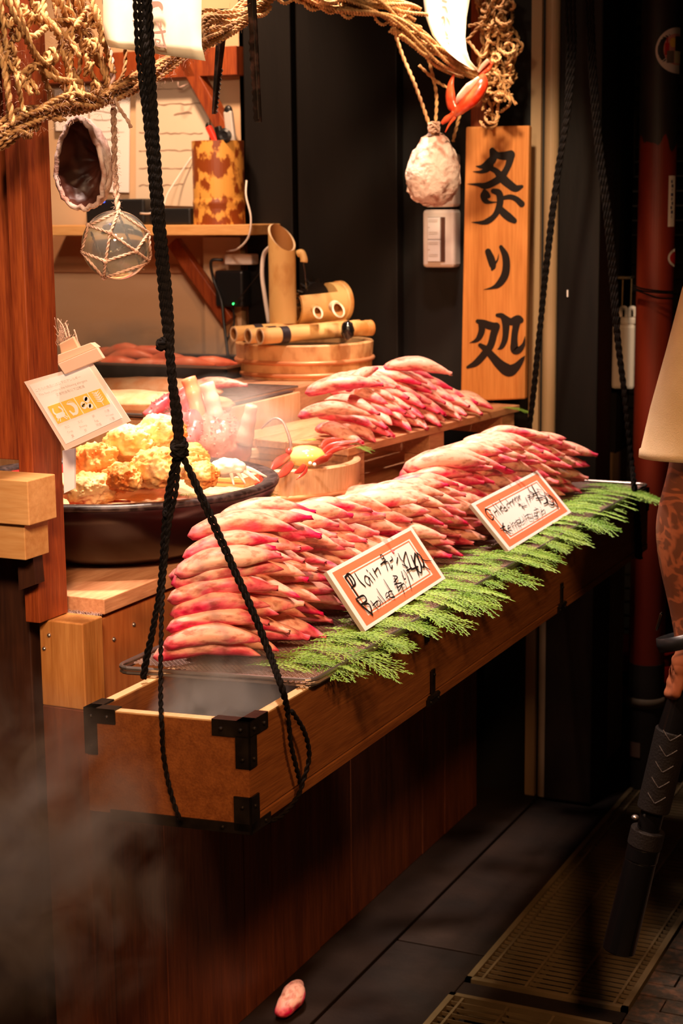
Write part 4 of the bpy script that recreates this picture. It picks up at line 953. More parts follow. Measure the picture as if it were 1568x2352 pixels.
# ------------------------------------------------------------------ fishing net and what hangs from it
def nx(x, y, d=-1.40): return at(x, y, 'x', d)
net = thing('fishing_net', 'tan jute fishing net draped in swags across the top of the stall', 'net', nx(500, 60))
rd = random.Random(11)
def bundle(pts, n, spread, r, name='strand', m=m_jute, wob=.008, plane=-1.40, loops=0):
    """pts: (px, py); n twisted strands scattered about the path"""
    base = [nx(x, y, plane) for x, y in pts]; mb = MB()
    for k in range(n):
        off = Vector((rd.uniform(-1, 1)*spread*.8, 0, rd.uniform(-1, 1)*spread)); ph = rd.uniform(0, 6); fr = rd.uniform(1.0, 2.6); P = []
        D = catmull(base, 6)
        for i, q in enumerate(D):
            t = i/(len(D)-1); P.append(q+off*(.55+.45*math.sin(fr*PI*t+ph))+Vector((math.sin(7*t+ph), math.cos(5*t+ph), math.sin(11*t+ph*2)))*wob)
        mb.rope(P, r*1.3, pitch=r*4.2)
    return mb.build(name, m, net, smooth=True)
bundle([(-20, 330), (60, 285), (130, 250), (220, 225), (300, 200), (380, 160), (450, 110), (520, 70), (600, 10)], 8, .020, .0028, 'bottom_swag')
bundle([(-20, 300), (80, 262), (180, 240), (260, 215), (340, 190)], 4, .012, .0030, 'bottom_swag')
bundle([(-20, 340), (40, 310), (90, 290), (140, 262)], 4, .008, .0028, 'bottom_swag')
bundle([(440, 110), (480, 60), (540, 35), (620, -10)], 9, .024, .0030, 'bottom_swag')
for P in ([(-10, 60), (40, 50), (75, 85), (120, 60), (175, 110)], [(20, 0), (60, 90), (95, 160), (120, 235)], [(40, 10), (80, 120), (130, 170), (165, 250)], [(70, 0), (120, 60), (150, 130), (165, 235)],
          [(175, 0), (200, 60), (240, 150), (255, 230)], [(140, 0), (160, 60), (200, 110), (235, 160)], [(100, -10), (110, 50), (170, 60), (220, 110)], [(0, 0), (15, 120), (20, 260)], [(25, 100), (40, 180), (50, 240), (60, 260)],
          [(45, 175), (85, 150), (125, 180), (190, 190)], [(-10, 40), (10, 160), (30, 290)], [(210, -10), (225, 50), (245, 120), (262, 170)], [(175, 60), (200, 20), (225, 40), (235, 100)], [(75, 30), (90, 55), (150, 45), (200, 60)]):
    if P[0][1] < 30: P = [(P[0][0]-18, P[0][1]-230), (P[0][0]-6, P[0][1]-90)]+P
    mb = MB(); mb.rope([nx(x, y, -1.40+rd.uniform(-.02, .03)) for x, y in P], rd.uniform(.0038, .0048), .014); mb.build('mesh_cord', m_jute, net, smooth=True)
bundle([(640, -30), (720, 0), (800, 20), (880, 40), (960, 90), (1020, 130), (1090, 170)], 8, .024, .0030, 'top_swag', plane=-1.40)
bundle([(650, -30), (760, -10), (860, 0), (960, 30)], 8, .026, .0032, 'top_swag')
bundle([(905, 70), (960, 100), (1010, 120), (1060, 150), (1100, 180)], 8, .018, .0034, 'top_swag', wob=.006)
mb = MB()
for x, y, w, h in ((655, 0, 40, 18), (720, 10, 55, 30), (760, 15, 60, 34), (800, 25, 50, 38), (845, 20, 55, 26), (880, 42, 48, 34), (690, -5, 50, 24), (610, -5, 40, 20), (920, 30, 44, 30), (830, 0, 60, 30)):
    mb.rope([nx(x-w*.5, y-h*.6), nx(x-w*.35, y+h*.1), nx(x, y+h*.45), nx(x+w*.35, y+h*.05), nx(x+w*.5, y-h*.6)], .0032, .011)
mb.build('net_loop', m_jute, net, smooth=True)
# column of tangled net at the right
mb = MB()
for k in range(30):
    x0 = rd.uniform(1105, 1170); pts = []; y = -20
    ph = rd.uniform(0, 6)
    while y < rd.uniform(180, 285):
        pts.append(at(x0+rd.uniform(-22, 22), y, 'y', 3.80+rd.uniform(-.05, .05))); y += rd.uniform(22, 48)
    if len(pts) > 3: mb.rope(pts, rd.uniform(.0035, .0045), .016)
mb.build('net_column', m_jute, net, smooth=True)
mb = MB()
for k in range(34):
    cx_, cy_ = rd.uniform(1110, 1178), rd.uniform(0, 280); rr = rd.uniform(9, 24); a0 = rd.uniform(0, 6); c_ = rd.uniform(3.72, 3.82)
    mb.rope([at(cx_+rr*math.cos(a0+t)*rd.uniform(.7, 1.1), cy_+rr*math.sin(a0+t)*rd.uniform(.7, 1.1), 'y', c_+rd.uniform(-.02, .02)) for t in (0, 1, 2, 3.1, 4.2, 5)], .004, .015)
mb.build('tangled_loop', m_jute, net, smooth=True)
mb = MB()
for P in ([(1075, 60), (1100, 55), (1140, 62)], [(1070, 95), (1100, 60), (1125, 20)], [(1075, 95), (1110, 130), (1125, 60)]): mb.rope([at(x, y, 'y', 3.74) for x, y in P], .004, .015)
mb.build('mesh_cord', m_jute, net, smooth=True)
for k in range(11):
    x0 = rd.uniform(-10, 240); P = [(x0-20, -160), (x0, -10), (x0+rd.uniform(0, 50), rd.uniform(40, 90)), (x0+rd.uniform(-10, 60), rd.uniform(110, 170)), (x0+rd.uniform(10, 60), rd.uniform(200, 235))]
    mb = MB(); mb.rope([nx(x, y, -1.40+rd.uniform(-.03, .02)) for x, y in P], rd.uniform(.0030, .0042), .013); mb.build('mesh_cord', m_jute, net, smooth=True)
for k in range(26):
    mb = MB(); q = nx(rd.uniform(0, 230), rd.uniform(10, 215), -1.385); mb.rope([q+Vector((math.cos(u*1.3+k)*.008, math.sin(u+k)*.007, math.sin(u*1.7+k*2)*.009)) for u in range(6)], .0034, .012); mb.build('net_knot', m_jute, net, smooth=True)
# frayed fibres
mb = MB()
for k in range(1500):
    t = rd.random(); x = -10+t*600; y = 300-t*290+rd.uniform(-45, 25)+60*math.sin(t*3.1)-(rd.uniform(0, 230) if t < .4 and rd.random() < .6 else 0)
    q = nx(x, y, -1.385+rd.uniform(-.02, .02)); a = Vector((rd.gauss(0, 1), rd.gauss(0, 1), rd.gauss(0, 1))).normalized()*rd.uniform(.004, .011)
    mb.tube([q, q+a*.5+Vector((0, 0, .001)), q+a], .00018, 3)
o = mb.build('frayed_fibre', m_jutedk, net); o['kind'] = 'stuff'

# ropes
def rope_thing(label, paths, r, cat='rope', m=m_rope, name='black_rope', pitch=.011, knots=()):
    t = thing(name, label, cat, paths[0][0])
    for P in paths: MB().rope(P, r, pitch).build('strand', m, t, smooth=True)
    for q, rr in knots:
        mb = MB()
        for k in range(5):
            a = k*1.2; e1 = Vector((math.cos(a), .4*math.sin(a), math.sin(a)*.9)).normalized(); e2 = Vector((0, 0, 1)).cross(e1).normalized() if abs(e1.z) < .9 else Vector((1, 0, 0)); 
            mb.rope([Vector(q)+e1*rr*.62*math.cos(u)+e2*rr*.7*math.sin(u)+Vector((0, 0, rr*.45*(k-2)/2)) for u in [i*2*PI/10 for i in range(11)]], r*1.25, pitch)
        mb.build('knot', m, t, smooth=True)
    return t
Y = lambda x, y, v=1.95: at(x, y, 'y', v)
top = []
for k, (o0, o1) in enumerate(((-14, -8), (-4, -6), (5, 3), (13, 9), (20, 6), (10, -1))):
    top.append([Y(296+o0, -420, 1.95), Y(322+o0, -30, 1.95+.006*(k % 3)), Y(330+o0, 120, 1.95+.005*((k+1) % 3)), Y(346+o0*.7, 300, 1.955), Y(362+o0*.6, 500, 1.95), Y(380+o0*.6, 700, 1.955), Y(394+o1*.6, 860, 1.95), Y(406+o1, 960, 1.95), Y(412+o1*.6, 1025, 1.95)])
left = [[Y(408, 1040), Y(396, 1110), Y(385, 1200, 1.95), Y(372, 1330, 1.95), Y(356, 1430, 1.945), Y(338, 1520, 1.94), at(330, 1562, 'y', 1.935)],
        [Y(404, 1040), Y(388, 1110, 1.96), Y(378, 1180, 1.955), Y(368, 1330, 1.955), Y(352, 1430, 1.95), Y(332, 1520, 1.945), at(326, 1560, 'y', 1.94)],
        [Y(412, 1040), Y(404, 1130, 1.94), Y(388, 1210, 1.94), Y(376, 1330, 1.93), Y(371, 1420, 1.90), Y(369, 1550, 1.86), Y(370, 1640, 1.822), Y(371, 1655, 1.806), Y(376, 1740, 1.803), Y(392, 1820, 1.80), Y(412, 1880, 1.805), Vector((-1.095, 1.86, .700)), Vector((-1.04, 1.88, .698)), Vector((-.985, 1.90, .700)), at(680, 1835, 'x', -.970), at(697, 1790, 'x', -.966), at(710, 1735, 'x', -.963), at(698, 1680, 'x', -.963), at(668, 1630, 'x', -.968)]]
rightp = [[Y(414, 1040), Y(440, 1100), Y(480, 1190), Y(530, 1300), Y(575, 1400), Y(615, 1500, 1.945), at(643, 1575, 'x', -.972), at(660, 1640, 'x', -.971), at(668, 1710, 'x', -.971), at(682, 1770, 'x', -.971), at(690, 1800, 'x', -.971)],
          [Y(418, 1040), Y(450, 1105), Y(492, 1195), Y(538, 1300, 1.955), Y(582, 1400, 1.955), Y(622, 1500, 1.95), at(648, 1575, 'x', -.970), at(664, 1640, 'x', -.969)]]
rope_thing('thick black rope at the left, knotted above the box and splitting into three strands', top+left+rightp, .0033, knots=((Y(412, 1032, 1.948), .014), (Y(372, 792, 1.95), .007), (Y(384, 1180, 1.955), .005)))
R1 = []; R2 = []
for k in range(3):
    R1.append([at(1300+k*9, -400, 'y', 3.72), at(1300+k*9, -20, 'y', 3.72), at(1303+k*8, 120, 'y', 3.73), at(1298+k*4, 260, 'y', 3.72), at(1276+k*4, 400, 'y', 3.72), at(1256+k*4, 560, 'y', 3.72), at(1240+k*3, 720, 'y', 3.73), at(1224+k*3, 880, 'y', 3.72), at(1212+k*2, 1000, 'y', 3.72), at(1209+k*2, 1035, 'y', 3.72)])
    R2.append([at(1330+k*7, -400, 'y', 3.70), at(1345+k*7, -20, 'y', 3.70), at(1352+k*6, 120, 'y', 3.70), at(1362+k*6, 260, 'y', 3.70), at(1374+k*6, 380, 'y', 3.70), at(1390+k*6, 500, 'y', 3.70), at(1402+k*6, 640, 'y', 3.71), at(1412+k*4, 760, 'y', 3.70), at(1430+k*3, 900, 'y', 3.70), at(1448+k*2, 1060, 'y', 3.70), at(1454+k*3, 1125, 'x', -.972), at(1459+k*4, 1200, 'x', -.970), at(1462+k*5, 1285, 'x', -.970)])
rope_thing('black rope beside the wooden sign running down to the rear of the box', R1, .0040, pitch=.018)
rope_thing('black rope far right looping over the front of the box end', R2, .0040, pitch=.018)

# papers
def sheet(name, label, cols, y_, m, ink_strokes=None, zf=None, sc=1, wave=.008, im=None):
    "cols: list of (left px, right px) rows down the sheet"
    rows = []; mb = MB(); nn = 8
    for i, ((lx, ly), (rx, ry)) in enumerate(cols):
        rows.append([mb.bm.verts.new(at(lx+(rx-lx)*j/nn, ly+(ry-ly)*j/nn, 'y', y_+wave*math.sin(j/nn*PI)*(i/len(cols)))) for j in range(nn+1)])
    for i in range(len(rows)-1):
        for j in range(nn): mb.bm.faces.new((rows[i][j], rows[i][j+1], rows[i+1][j+1], rows[i+1][j]))
    c0 = at((cols[0][0][0]+cols[0][1][0])/2, cols[-1][0][1], 'y', y_); t = thing(name, label, 'paper', c0)
    o = mb.build('paper_sheet', m, t, smooth=True, fix=False); q = o.modifiers.new('thick', 'SOLIDIFY'); q.thickness = .0004; q.offset = 1
    if ink_strokes: ink('brush_writing', ink_strokes, zf, sc, (at(*cols[0][0], 'y', y_-.0035), Vector((0, -1, 0))), im or m_brownink, t, default=24)
    return t
zp = Z(220, 0, 6.03)
sheet('paper_notice', 'cream paper strip with brush characters hanging at the top left behind the black rope', [((236, -260), (462, -260)), ((236, -60), (462, -60)), ((236, 0), (463, 0)), ((237, 50), (462, 60)), ((241, 90), (463, 105)), ((250, 108), (472, 140))], 2.16, m_paper,
 [[(725, 40, 40), (800, 60, 80), (880, 60, 70), (915, 110, 50), (920, 150, 10)], [(760, 110, 50), (840, 60, 60)], [(840, 300, 24), (880, 370, 30), (915, 440, 32), (940, 560, 30), (975, 665, 22)], [(805, 455, 30), (880, 450, 40), (958, 438, 40)], [(900, 305, 26), (905, 370, 30)],
  [(830, 550, 20), (835, 600, 22), (870, 635, 24), (960, 650, 24)], [(830, 545, 20), (890, 560, 20), (880, 600, 16), (850, 590, 12)], [(520, 290, 20), (560, 300, 20)], [(545, 350, 20), (550, 470, 20)], [(750, 240, 40), (770, 310, 30)]], zp, 6.03)
zq = Z(960, 0, 6.53)
sheet('paper_pennant', 'pointed white paper pennant with small brush characters at the top right of the net', [((960, -260), (1100, -260)), ((968, -60), (1090, -60)), ((972, 0), (1078, 0)), ((976, 35), (1071, 40)), ((992, 80), (1068, 85)), ((1018, 112), (1071, 115)), ((1050, 138), (1078, 138)), ((1085, 160), (1098, 162))], 3.55, m_paper,
 [[(370, 10, 40), (420, 30, 40)], [(370, 105, 30), (410, 115, 36), (445, 190, 10)], [(355, 270, 30), (380, 260, 40), (400, 330, 20), (402, 400, 6)], [(380, 330, 14), (360, 390, 6)], [(425, 260, 10), (460, 320, 24), (480, 385, 5)], [(408, 465, 10), (440, 530, 24)], [(425, 570, 24), (450, 580, 20)], [(450, 640, 20), (470, 670, 10)], [(490, 670, 6), (515, 715, 4)]], zq, 6.53, wave=.004)

# shells
def abalone(name, label, c, w, h, dpt, nrm, roll, mi, mo, par=None):
    nrm = Vector(nrm).normalized(); M = nrm.to_track_quat('Z', 'Y').to_matrix()
    up_ = (Vector((0, 0, 1))-nrm*nrm.z).normalized(); ri = up_.cross(nrm); M = Matrix((ri, up_, nrm)).transposed() @ Matrix.Rotation(roll, 3, 'Z')
    t = thing(name, label, 'shell', c); n = 56; mm = 16
    def surf(a, v, off):
        th = v*PI/2; rr = math.cos(th); z = -math.sin(th)
        x = math.cos(a)*rr; y = math.sin(a)*rr*(1+.10*math.cos(a*1)*0); taper = 1-.26*y
        k = 1+.055*noise.noise(Vector((x*3, y*3, z*3)))+.05*noise.noise(Vector((x*11, y*11, z*11)))*(1 if y > -.3 else 1.8)+(.02*math.sin(a*17) if off else 0)
        return Vector((x*taper*(w/2-off)*k, y*(h/2-off)*k, z*(dpt-off)*k))
    for off, m, nm in ((0, mo, 'outer_shell'), (.004, mi, 'inner_lining')):
        mb = MB(); G = [[mb.bm.verts.new(Vector(c)+M @ surf(2*PI*k/n, j/mm, off)) for k in range(n)] for j in range(mm)]
        tip = mb.bm.verts.new(Vector(c)+M @ surf(0, 1, off))
        for j in range(mm-1):
            for k in range(n): mb.bm.faces.new((G[j][k], G[j][(k+1) % n], G[j+1][(k+1) % n], G[j+1][k]))
        for k in range(n): mb.bm.faces.new((G[-1][k], G[-1][(k+1) % n], tip))
        mb.build(nm, m, t, smooth=True)
    mb = MB(); P = [Vector(c)+M @ surf(2*PI*k/n, .02, .002) for k in range(n)]; mb.tube(P, .0042, 8, closed=True)
    mb.build('lip', mo, t, smooth=True); return t
def tocam(p, yaw, pit=0):
    v = (CAM-Vector(p)).normalized(); return Matrix.Rotation(math.radians(pit), 3, RT) @ (Matrix.Rotation(math.radians(yaw), 3, 'Z') @ v)
ca = at(181, 376, 'y', 2.26)
abalone('abalone_shell', 'dark hollow abalone shell hanging at the left beside the glass float, its inside showing', ca, .098, .142, .056, tocam(ca, -42, 6), math.radians(-6), m_abain, m_aba)
cb = at(995, 388, 'y', 3.60)
abalone('abalone_shell', 'pale pink abalone shell hanging by the wooden sign, its rough outside showing', cb+(Vector(cb)-CAM).normalized()*.03, .118, .163, .045, -tocam(cb, 10), math.radians(4), m_abain, m_aba)
MB_ = MB(); MB_.rope([at(905, 70, 'y', 3.58), at(925, 130, 'y', 3.6), at(955, 200, 'y', 3.6), at(985, 285, 'y', 3.6), at(995, 308, 'y', 3.61)], .0042, .016)
tag(MB_.build('jute_cord', m_jute, smooth=True), 'long jute cord holding the pale abalone shell, left of two', 'cord')
MB_ = MB(); MB_.rope([at(975, 105, 'y', 3.6), at(990, 160, 'y', 3.62), at(1002, 220, 'y', 3.62), at(1000, 285, 'y', 3.61)], .0040, .016); MB_.rope([at(962, 150, 'y', 3.6), at(1000, 185, 'y', 3.62), at(1035, 205, 'y', 3.62)], .0035, .014)
tag(MB_.build('jute_cord', m_jute, smooth=True), 'forked jute cord right of the pale abalone shell cord', 'cord')
MB_ = MB(); MB_.rope([at(1040, 325, 'y', 3.7), at(1046, 300, 'y', 3.7), at(1056, 262, 'y', 3.7)], .004, .015)
tag(MB_.build('jute_cord', m_jute, smooth=True), 'short jute cord end just left of the wooden sign top', 'cord')
# knot over the shell
mb = MB()
for k in range(5):
    q = at(996, 292, 'y', 3.6); mb.rope([q+Vector((math.cos(u+k)*.010, math.sin(u*1.3+k)*.008, math.sin(u+k*2)*.010)) for u in range(7)], .003, .012)
tag(mb.build('knot', m_jutedk, smooth=True), 'dusty knot right above the pale abalone shell', 'knot')
# red crab shell
cc = at(1075, 215, 'y', 3.62); rs = thing('crab_ornament', 'bright red dried crab claw tied to the net above the wooden sign', 'crab claw', cc)
def claw(pts, ws, n, m=m_redshell, flat=.6, par=rs, sub_=14):
    P = catmull([at(x, y, 'y', v) for x, y, v in pts], 8); k = len(P); R_ = []
    for i in range(k):
        u = i/(k-1)*(len(ws)-1); j = min(int(u), len(ws)-2); R_.append(ws[j]+(ws[j+1]-ws[j])*(u-j))
    return MB().tube(P, R_, sub_, flat=flat).build(n, m, par, smooth=True)
claw([(1108, 170, 3.6), (1095, 205, 3.58), (1065, 240, 3.58), (1040, 268, 3.6)], [.006, .030, .033, .020, .006], 'palm')
claw([(1042, 170, 3.62), (1034, 200, 3.62), (1036, 235, 3.61), (1048, 258, 3.6)], [.003, .010, .016, .016, .008], 'finger')
claw([(1100, 178, 3.565), (1078, 200, 3.56), (1058, 222, 3.56), (1048, 236, 3.565)], [.004, .012, .010, .003], 'pale_edge', m_palepink)
claw([(1045, 262, 3.6), (1030, 270, 3.6), (1014, 284, 3.6)], [.012, .007, .008, .004], 'joint'); claw([(1046, 268, 3.59), (1032, 285, 3.59), (1022, 304, 3.59)], [.006, .004, .0015], 'spike')
claw([(1128, 142, 3.62), (1118, 158, 3.62), (1100, 172, 3.61)], [.010, .012, .006], 'joint', m_redshell); claw([(1122, 138, 3.6), (1108, 152, 3.6), (1098, 166, 3.6)], [.006, .006, .003], 'pale_edge', m_palepink)

# glass float
gc = at(267, 563, 'y', 2.22); gr = 79*depth(gc)/F
gf = thing('glass_float', 'clear glass fishing float in a knotted cord net, hanging below the dark shell', 'float', gc)
mb = MB().ball(gc, gr, sub=5); mb.ball(gc, gr*.955, sub=5)
for f in list(mb.bm.faces):
    if (f.calc_center_median()-gc).length < gr*.98: f.normal_flip()
mb.build('glass_ball', m_glass, gf, smooth=True, fix=False)
def onball(x, y, k=1.0, back=False):
    d = ray(x, y).normalized(); oc = CAM-gc; b_ = d.dot(oc); r_ = gr*k; D = b_*b_-(oc.dot(oc)-r_*r_)
    if D < 0: q = CAM+d*(-b_); return gc+(q-gc).normalized()*r_
    return CAM+d*(-b_+(1 if back else -1)*math.sqrt(D))
def arc(a, b, back=False):
    P = [onball(a[0]+(b[0]-a[0])*i/8, a[1]+(b[1]-a[1])*i/8, 1.03, back) for i in range(9)]; return P
T, A, B, C_, D_, E_, F_, G_, H_ = (272, 486), (253, 535), (312, 577), (242, 600), (342, 535), (203, 518), (187, 578), (238, 638), (347, 602)
mb = MB()
for a, b in ((T, A), (T, D_), (T, E_), (A, E_), (A, B), (A, C_), (B, D_), (B, C_), (C_, F_), (C_, G_), (B, H_), (E_, F_), (D_, H_), (F_, G_), (G_, H_)): mb.rope(arc(a, b), .0022, .008)
for q in (A, B, C_, G_, E_): mb.ball(onball(*q, 1.03), .0042, (1, 1, 1), sub=2, fn=lambda d: 1+.3*noise.noise(d*3))
mb.build('cord_net', m_jutedk, gf, smooth=True)
mb = MB()
for a, b in (((272, 486), (300, 560)), ((300, 560), (230, 590)), ((300, 560), (330, 620)), ((230, 590), (205, 530)), ((230, 590), (250, 636))): mb.rope(arc(a, b, True), .0022, .008)
mb.build('cord_net_rear', m_jutedk, gf, smooth=True)
mb = MB(); mb.rope([onball(*T, 1.0), at(268, 450, 'y', 2.22), at(263, 380, 'y', 2.23), at(262, 300, 'y', 2.23), at(260, 225, 'y', 2.24), at(256, 140, 'y', 2.26), at(240, 80, 'y', 2.28)], .0046, .014)
rd2 = random.Random(2)
for k in range(260):
    t = rd2.random(); q = at(262+6*t, 230+250*t, 'y', 2.22); a = Vector((rd2.gauss(0, 1), rd2.gauss(0, 1), rd2.gauss(0, 1))).normalized()*rd2.uniform(.006, .011); mb.tube([q, q+a], .0002, 3)
mb.build('hanging_cord', m_jutedk, gf, smooth=True)
mb = MB(); mb.rope([at(262, 225, 'y', 2.22), at(275, 250, 'y', 2.22), at(292, 275, 'y', 2.22), at(301, 294, 'y', 2.22)], .0028, .010); mb.build('loose_cord_end', m_jutedk, gf, smooth=True)
# serrated strips
for (x0, y0, x1, y1, w0, w1, side, lab) in ((512, 20, 490, 262, 25, 8, 1, 'dark serrated strip hanging from the net, shorter and left of two'), (568, -160, 592, 280, 22, 14, -1, 'long dark serrated strip hanging from the net, right of two')):
    mb = MB(); N_ = 46; Lp = []; Rp = []
    for i in range(N_+1):
        t = i/N_; x = x0+(x1-x0)*t; y = y0+(y1-y0)*t; w = (w0+(w1-w0)*t)/2; tooth = (3.5 if i % 2 else 0) if t > .55 else 0
        Lp.append((x-w-(tooth if side < 0 else 0), y)); Rp.append((x+w+(tooth if side > 0 else 0), y))
    yy = 2.62
    for (dy, c_) in ((0, 1), (.004, 1)): pass
    for i in range(N_):
        q = [at(*Lp[i], 'y', yy), at(*Rp[i], 'y', yy), at(*Rp[i+1], 'y', yy), at(*Lp[i+1], 'y', yy)]; mb.poly(q, (0, .004, 0))
    mb.tube([at((x0*2+w0*.2)/2, y0, 'y', yy-.001), at(x1+1, y1-6, 'y', yy-.001)], .0018, 6)
    tag(mb.build('serrated_strip', mat('serrated_dark', (.012, .008, .006), (.10, .05, .04), rough=.35, scale=50, lo=.5, hi=.75)), lab, 'strip')

# ------------------------------------------------------------------ back wall: shelf, posters, tools
yb = 3.985
def flat(px, y_, th, name, m, par=None, **k):
    return MB().poly([at(x, y, 'y', y_) for x, y in px], (0, th, 0)).build(name, m, par, **k)
def notice(px, label, lines, y_=3.984, rules=()):
    c = at(px[3][0], px[3][1], 'y', y_); t = thing('wall_notice', label, 'paper', c); flat(px, y_-.003, .002, 'sheet', m_card if not rules else mat('aged_paper', (.72, .58, .42), (.78, .64, .48), rough=.9, scale=4), t)
    rdn = random.Random(len(label)); st = []
    for (xa, ya, xb, yb_, w) in lines:
        n_ = max(3, int(abs(xb-xa)/9)); st.append([(xa+(xb-xa)*i/n_, ya+(yb_-ya)*i/n_+rdn.uniform(-2, 2), w*rdn.uniform(.5, 1.2)) for i in range(n_+1)])
    ink('writing', st, lambda x, y: (x, y), 1, (at(px[0][0], px[0][1], 'y', y_-.0036), Vector((0, -1, 0))), m_brownink, t)
    return t
notice([(205, 200), (298, 205), (296, 442), (208, 440)], 'small white printed sheet pinned behind the glass float cord', [(215, 255, 285, 258, 1.5), (215, 275, 280, 277, 1.5), (215, 300, 285, 303, 1.5), (215, 320, 270, 322, 1.5)])
notice([(312, 150), (480, 150), (480, 475), (312, 470)], 'large handwritten ruled poster on the back wall behind the black rope', [(320, 205, 420, 205, 2), (350, 240, 460, 238, 3), (400, 262, 440, 258, 4), (320, 305, 465, 307, 2), (320, 345, 440, 346, 2), (320, 385, 440, 386, 2), (320, 425, 420, 424, 2), (370, 170, 430, 175, 2)], rules=(1,))
notice([(125, 205), (200, 200), (203, 300), (128, 300)], 'pale paper corner on the back wall just right of the left post', [(140, 230, 190, 230, 1.5)])
a = at(60, 514, 'y', 3.78); b = at(572, 516, 'y', 3.78)
wsx = thing('wall_shelf', 'narrow timber wall shelf with diagonal braces holding the bamboo cup', 'shelf', (b.x-.2, 3.9, a.z-.03))
MB().box(a.x, b.x, 3.78, 3.98, b.z-.026, b.z).build('shelf_board', m_light, wsx, bevel=.002)
for P in (((400, 556), (528, 738)),): MB().bar(at(*P[0], 'y', 3.93), at(*P[1], 'y', 3.93), .035, .03, (0, 1, 0)).build('brace', m_post, wsx, bevel=.002)
tag(MB().bar(at(418, 118, 'y', 3.95), at(520, 300, 'y', 3.95), .035, .04, (0, 1, 0)).build('timber_brace', m_post, bevel=.002), 'red-brown diagonal timber brace above the bamboo cup', 'brace')
hk = at(420, 195, 'y', 3.93); tag(MB().tube(catmull([hk+Vector((.012, .02, .008)), hk+Vector((.010, 0, 0)), hk+Vector((-.004, -.01, -.006)), hk+Vector((-.012, -.004, 0)), hk+Vector((-.014, 0, .008))]), .0015, 6).build('wire_hook', m_wire, smooth=True), 'small wire hook in front of the large ruled poster', 'hook')
zs = b.z
q = at(502, 420, 'y', 3.86); rc = 60*depth(q)/F
cu = thing('bamboo_cup', 'mottled brown and yellow bamboo cup of tools on the wall shelf', 'cup', (q.x, 3.86, zs)); hz = at(502, 324, 'y', 3.86).z
MB().lathe([(0, zs), (rc, zs), (rc*.985, zs+.04), (rc*1.01, zs+.052), (rc*1.01, zs+.056), (rc*.985, zs+.066), (rc, hz), (rc-.007, hz), (rc-.007, zs+.01), (0, zs+.01)], (q.x, 3.86, 0), 56).build('cup_body', m_spot, cu, smooth=False)
def tool(name, label, px, r, m, m2=None, w=.03, shape='bar', d=0):
    a = at(*px[0], 'y', 3.86+d); e = at(*px[1], 'y', 3.86+d); t = thing(name, label, 'tool', a)
    MB().bar(a, e, w, .014, (0, 1, 0)).build('handle', m, t, bevel=.004)
    if m2: MB().ball(e, w*.5, (1, .6, 1.2), sub=3).build('tip', m2, t, smooth=True)
tool('lighter', 'black and silver pointed tool standing highest in the bamboo cup', ((533, 335), (524, 255)), 0, m_silver, m_bkplas, .024)
tool('pliers', 'red-handled tool leaning left in the bamboo cup', ((500, 335), (478, 290)), 0, m_redtool, m_bkmetal, .016, d=.02)
tool('scissors', 'dark grey tool in the middle of the bamboo cup', ((510, 335), (500, 290)), 0, m_bkmetal, None, .018, d=-.02)
q = at(518, 312, 'y', 3.82); Mq = Vector((0, -1, 0)).to_track_quat('Z', 'Y').to_matrix(); tag(MB().lathe([(0, 0), (.017, 0), (.019, .006), (.012, .010), (.006, .008), (0, .008)], q, 24, Mq).build('tape_reel', m_bkplas), 'small black round reel standing in the bamboo cup', 'reel')
q0, q1 = at(195, 458, 'y', 3.88), at(330, 458, 'y', 3.88)
rt = thing('router_box', 'black electronic box with a blue light on the wall shelf behind the float', 'device', ((q0.x+q1.x)/2, 3.9, zs)); MB().box(q0.x, q1.x, 3.88, 3.95, zs, q0.z).build('casing', m_bkplas, rt, bevel=.006); MB().ball(at(238, 463, 'y', 3.878), .0025, sub=2).build('blue_light', m_blueled, rt)
q0, q1 = at(345, 478, 'y', 3.83), at(441, 478, 'y', 3.83); tag(MB().box(q0.x, q1.x, 3.82, 3.95, zs, q0.z).build('flat_device', m_bkplas, bevel=.005), 'flat black device on the wall shelf left of the bamboo cup', 'device')
tag(MB().tube(catmull([at(322, 490, 'y', 3.84), at(345, 490, 'y', 3.82), at(372, 478, 'y', 3.84), at(385, 445, 'y', 3.9), at(410, 405, 'y', 3.95), at(440, 360, 'y', 3.97)]), .0022, 8).build('white_cable', m_white, smooth=True), 'thin white cable rising across the poster left of the bamboo cup', 'cable')
tag(MB().tube(catmull([at(566, 415, 'y', 3.80), at(565, 450, 'y', 3.78), at(576, 500, 'y', 3.77), at(570, 545, 'y', 3.77), at(545, 572, 'y', 3.8), at(520, 577, 'y', 3.9)]), .0024, 8).build('white_cable', m_white, smooth=True), 'white cable hanging over the right end of the wall shelf', 'cable')
yo = 3.95
pw = thing('power_adapter', 'black power adapter with a green light plugged in below the wall shelf', 'adapter', at(527, 705, 'y', 3.93))
q0, q1 = at(494, 705, 'y', 3.90), at(556, 622, 'y', 3.90); MB().box(q0.x, q1.x, 3.90, 3.953, q0.z, q1.z).build('casing', m_bkplas, pw, bevel=.006); MB().ball(at(536, 698, 'y', 3.898), .0026, sub=2).build('green_light', m_greenled, pw)
MB().tube(catmull([at(535, 706, 'y', 3.92), at(537, 745, 'y', 3.92), at(520, 790, 'y', 3.9), at(528, 830, 'y', 3.88)]), .0028, 8).build('lead', m_bkplas, pw, smooth=True)
q0, q1 = at(515, 608, 'y', 3.91), at(577, 584, 'y', 3.91); tag(MB().box(q0.x, q1.x, 3.91, 3.953, q0.z, q1.z).build('white_plug', m_white, bevel=.004), 'white plug adapter above the black power adapter', 'plug')
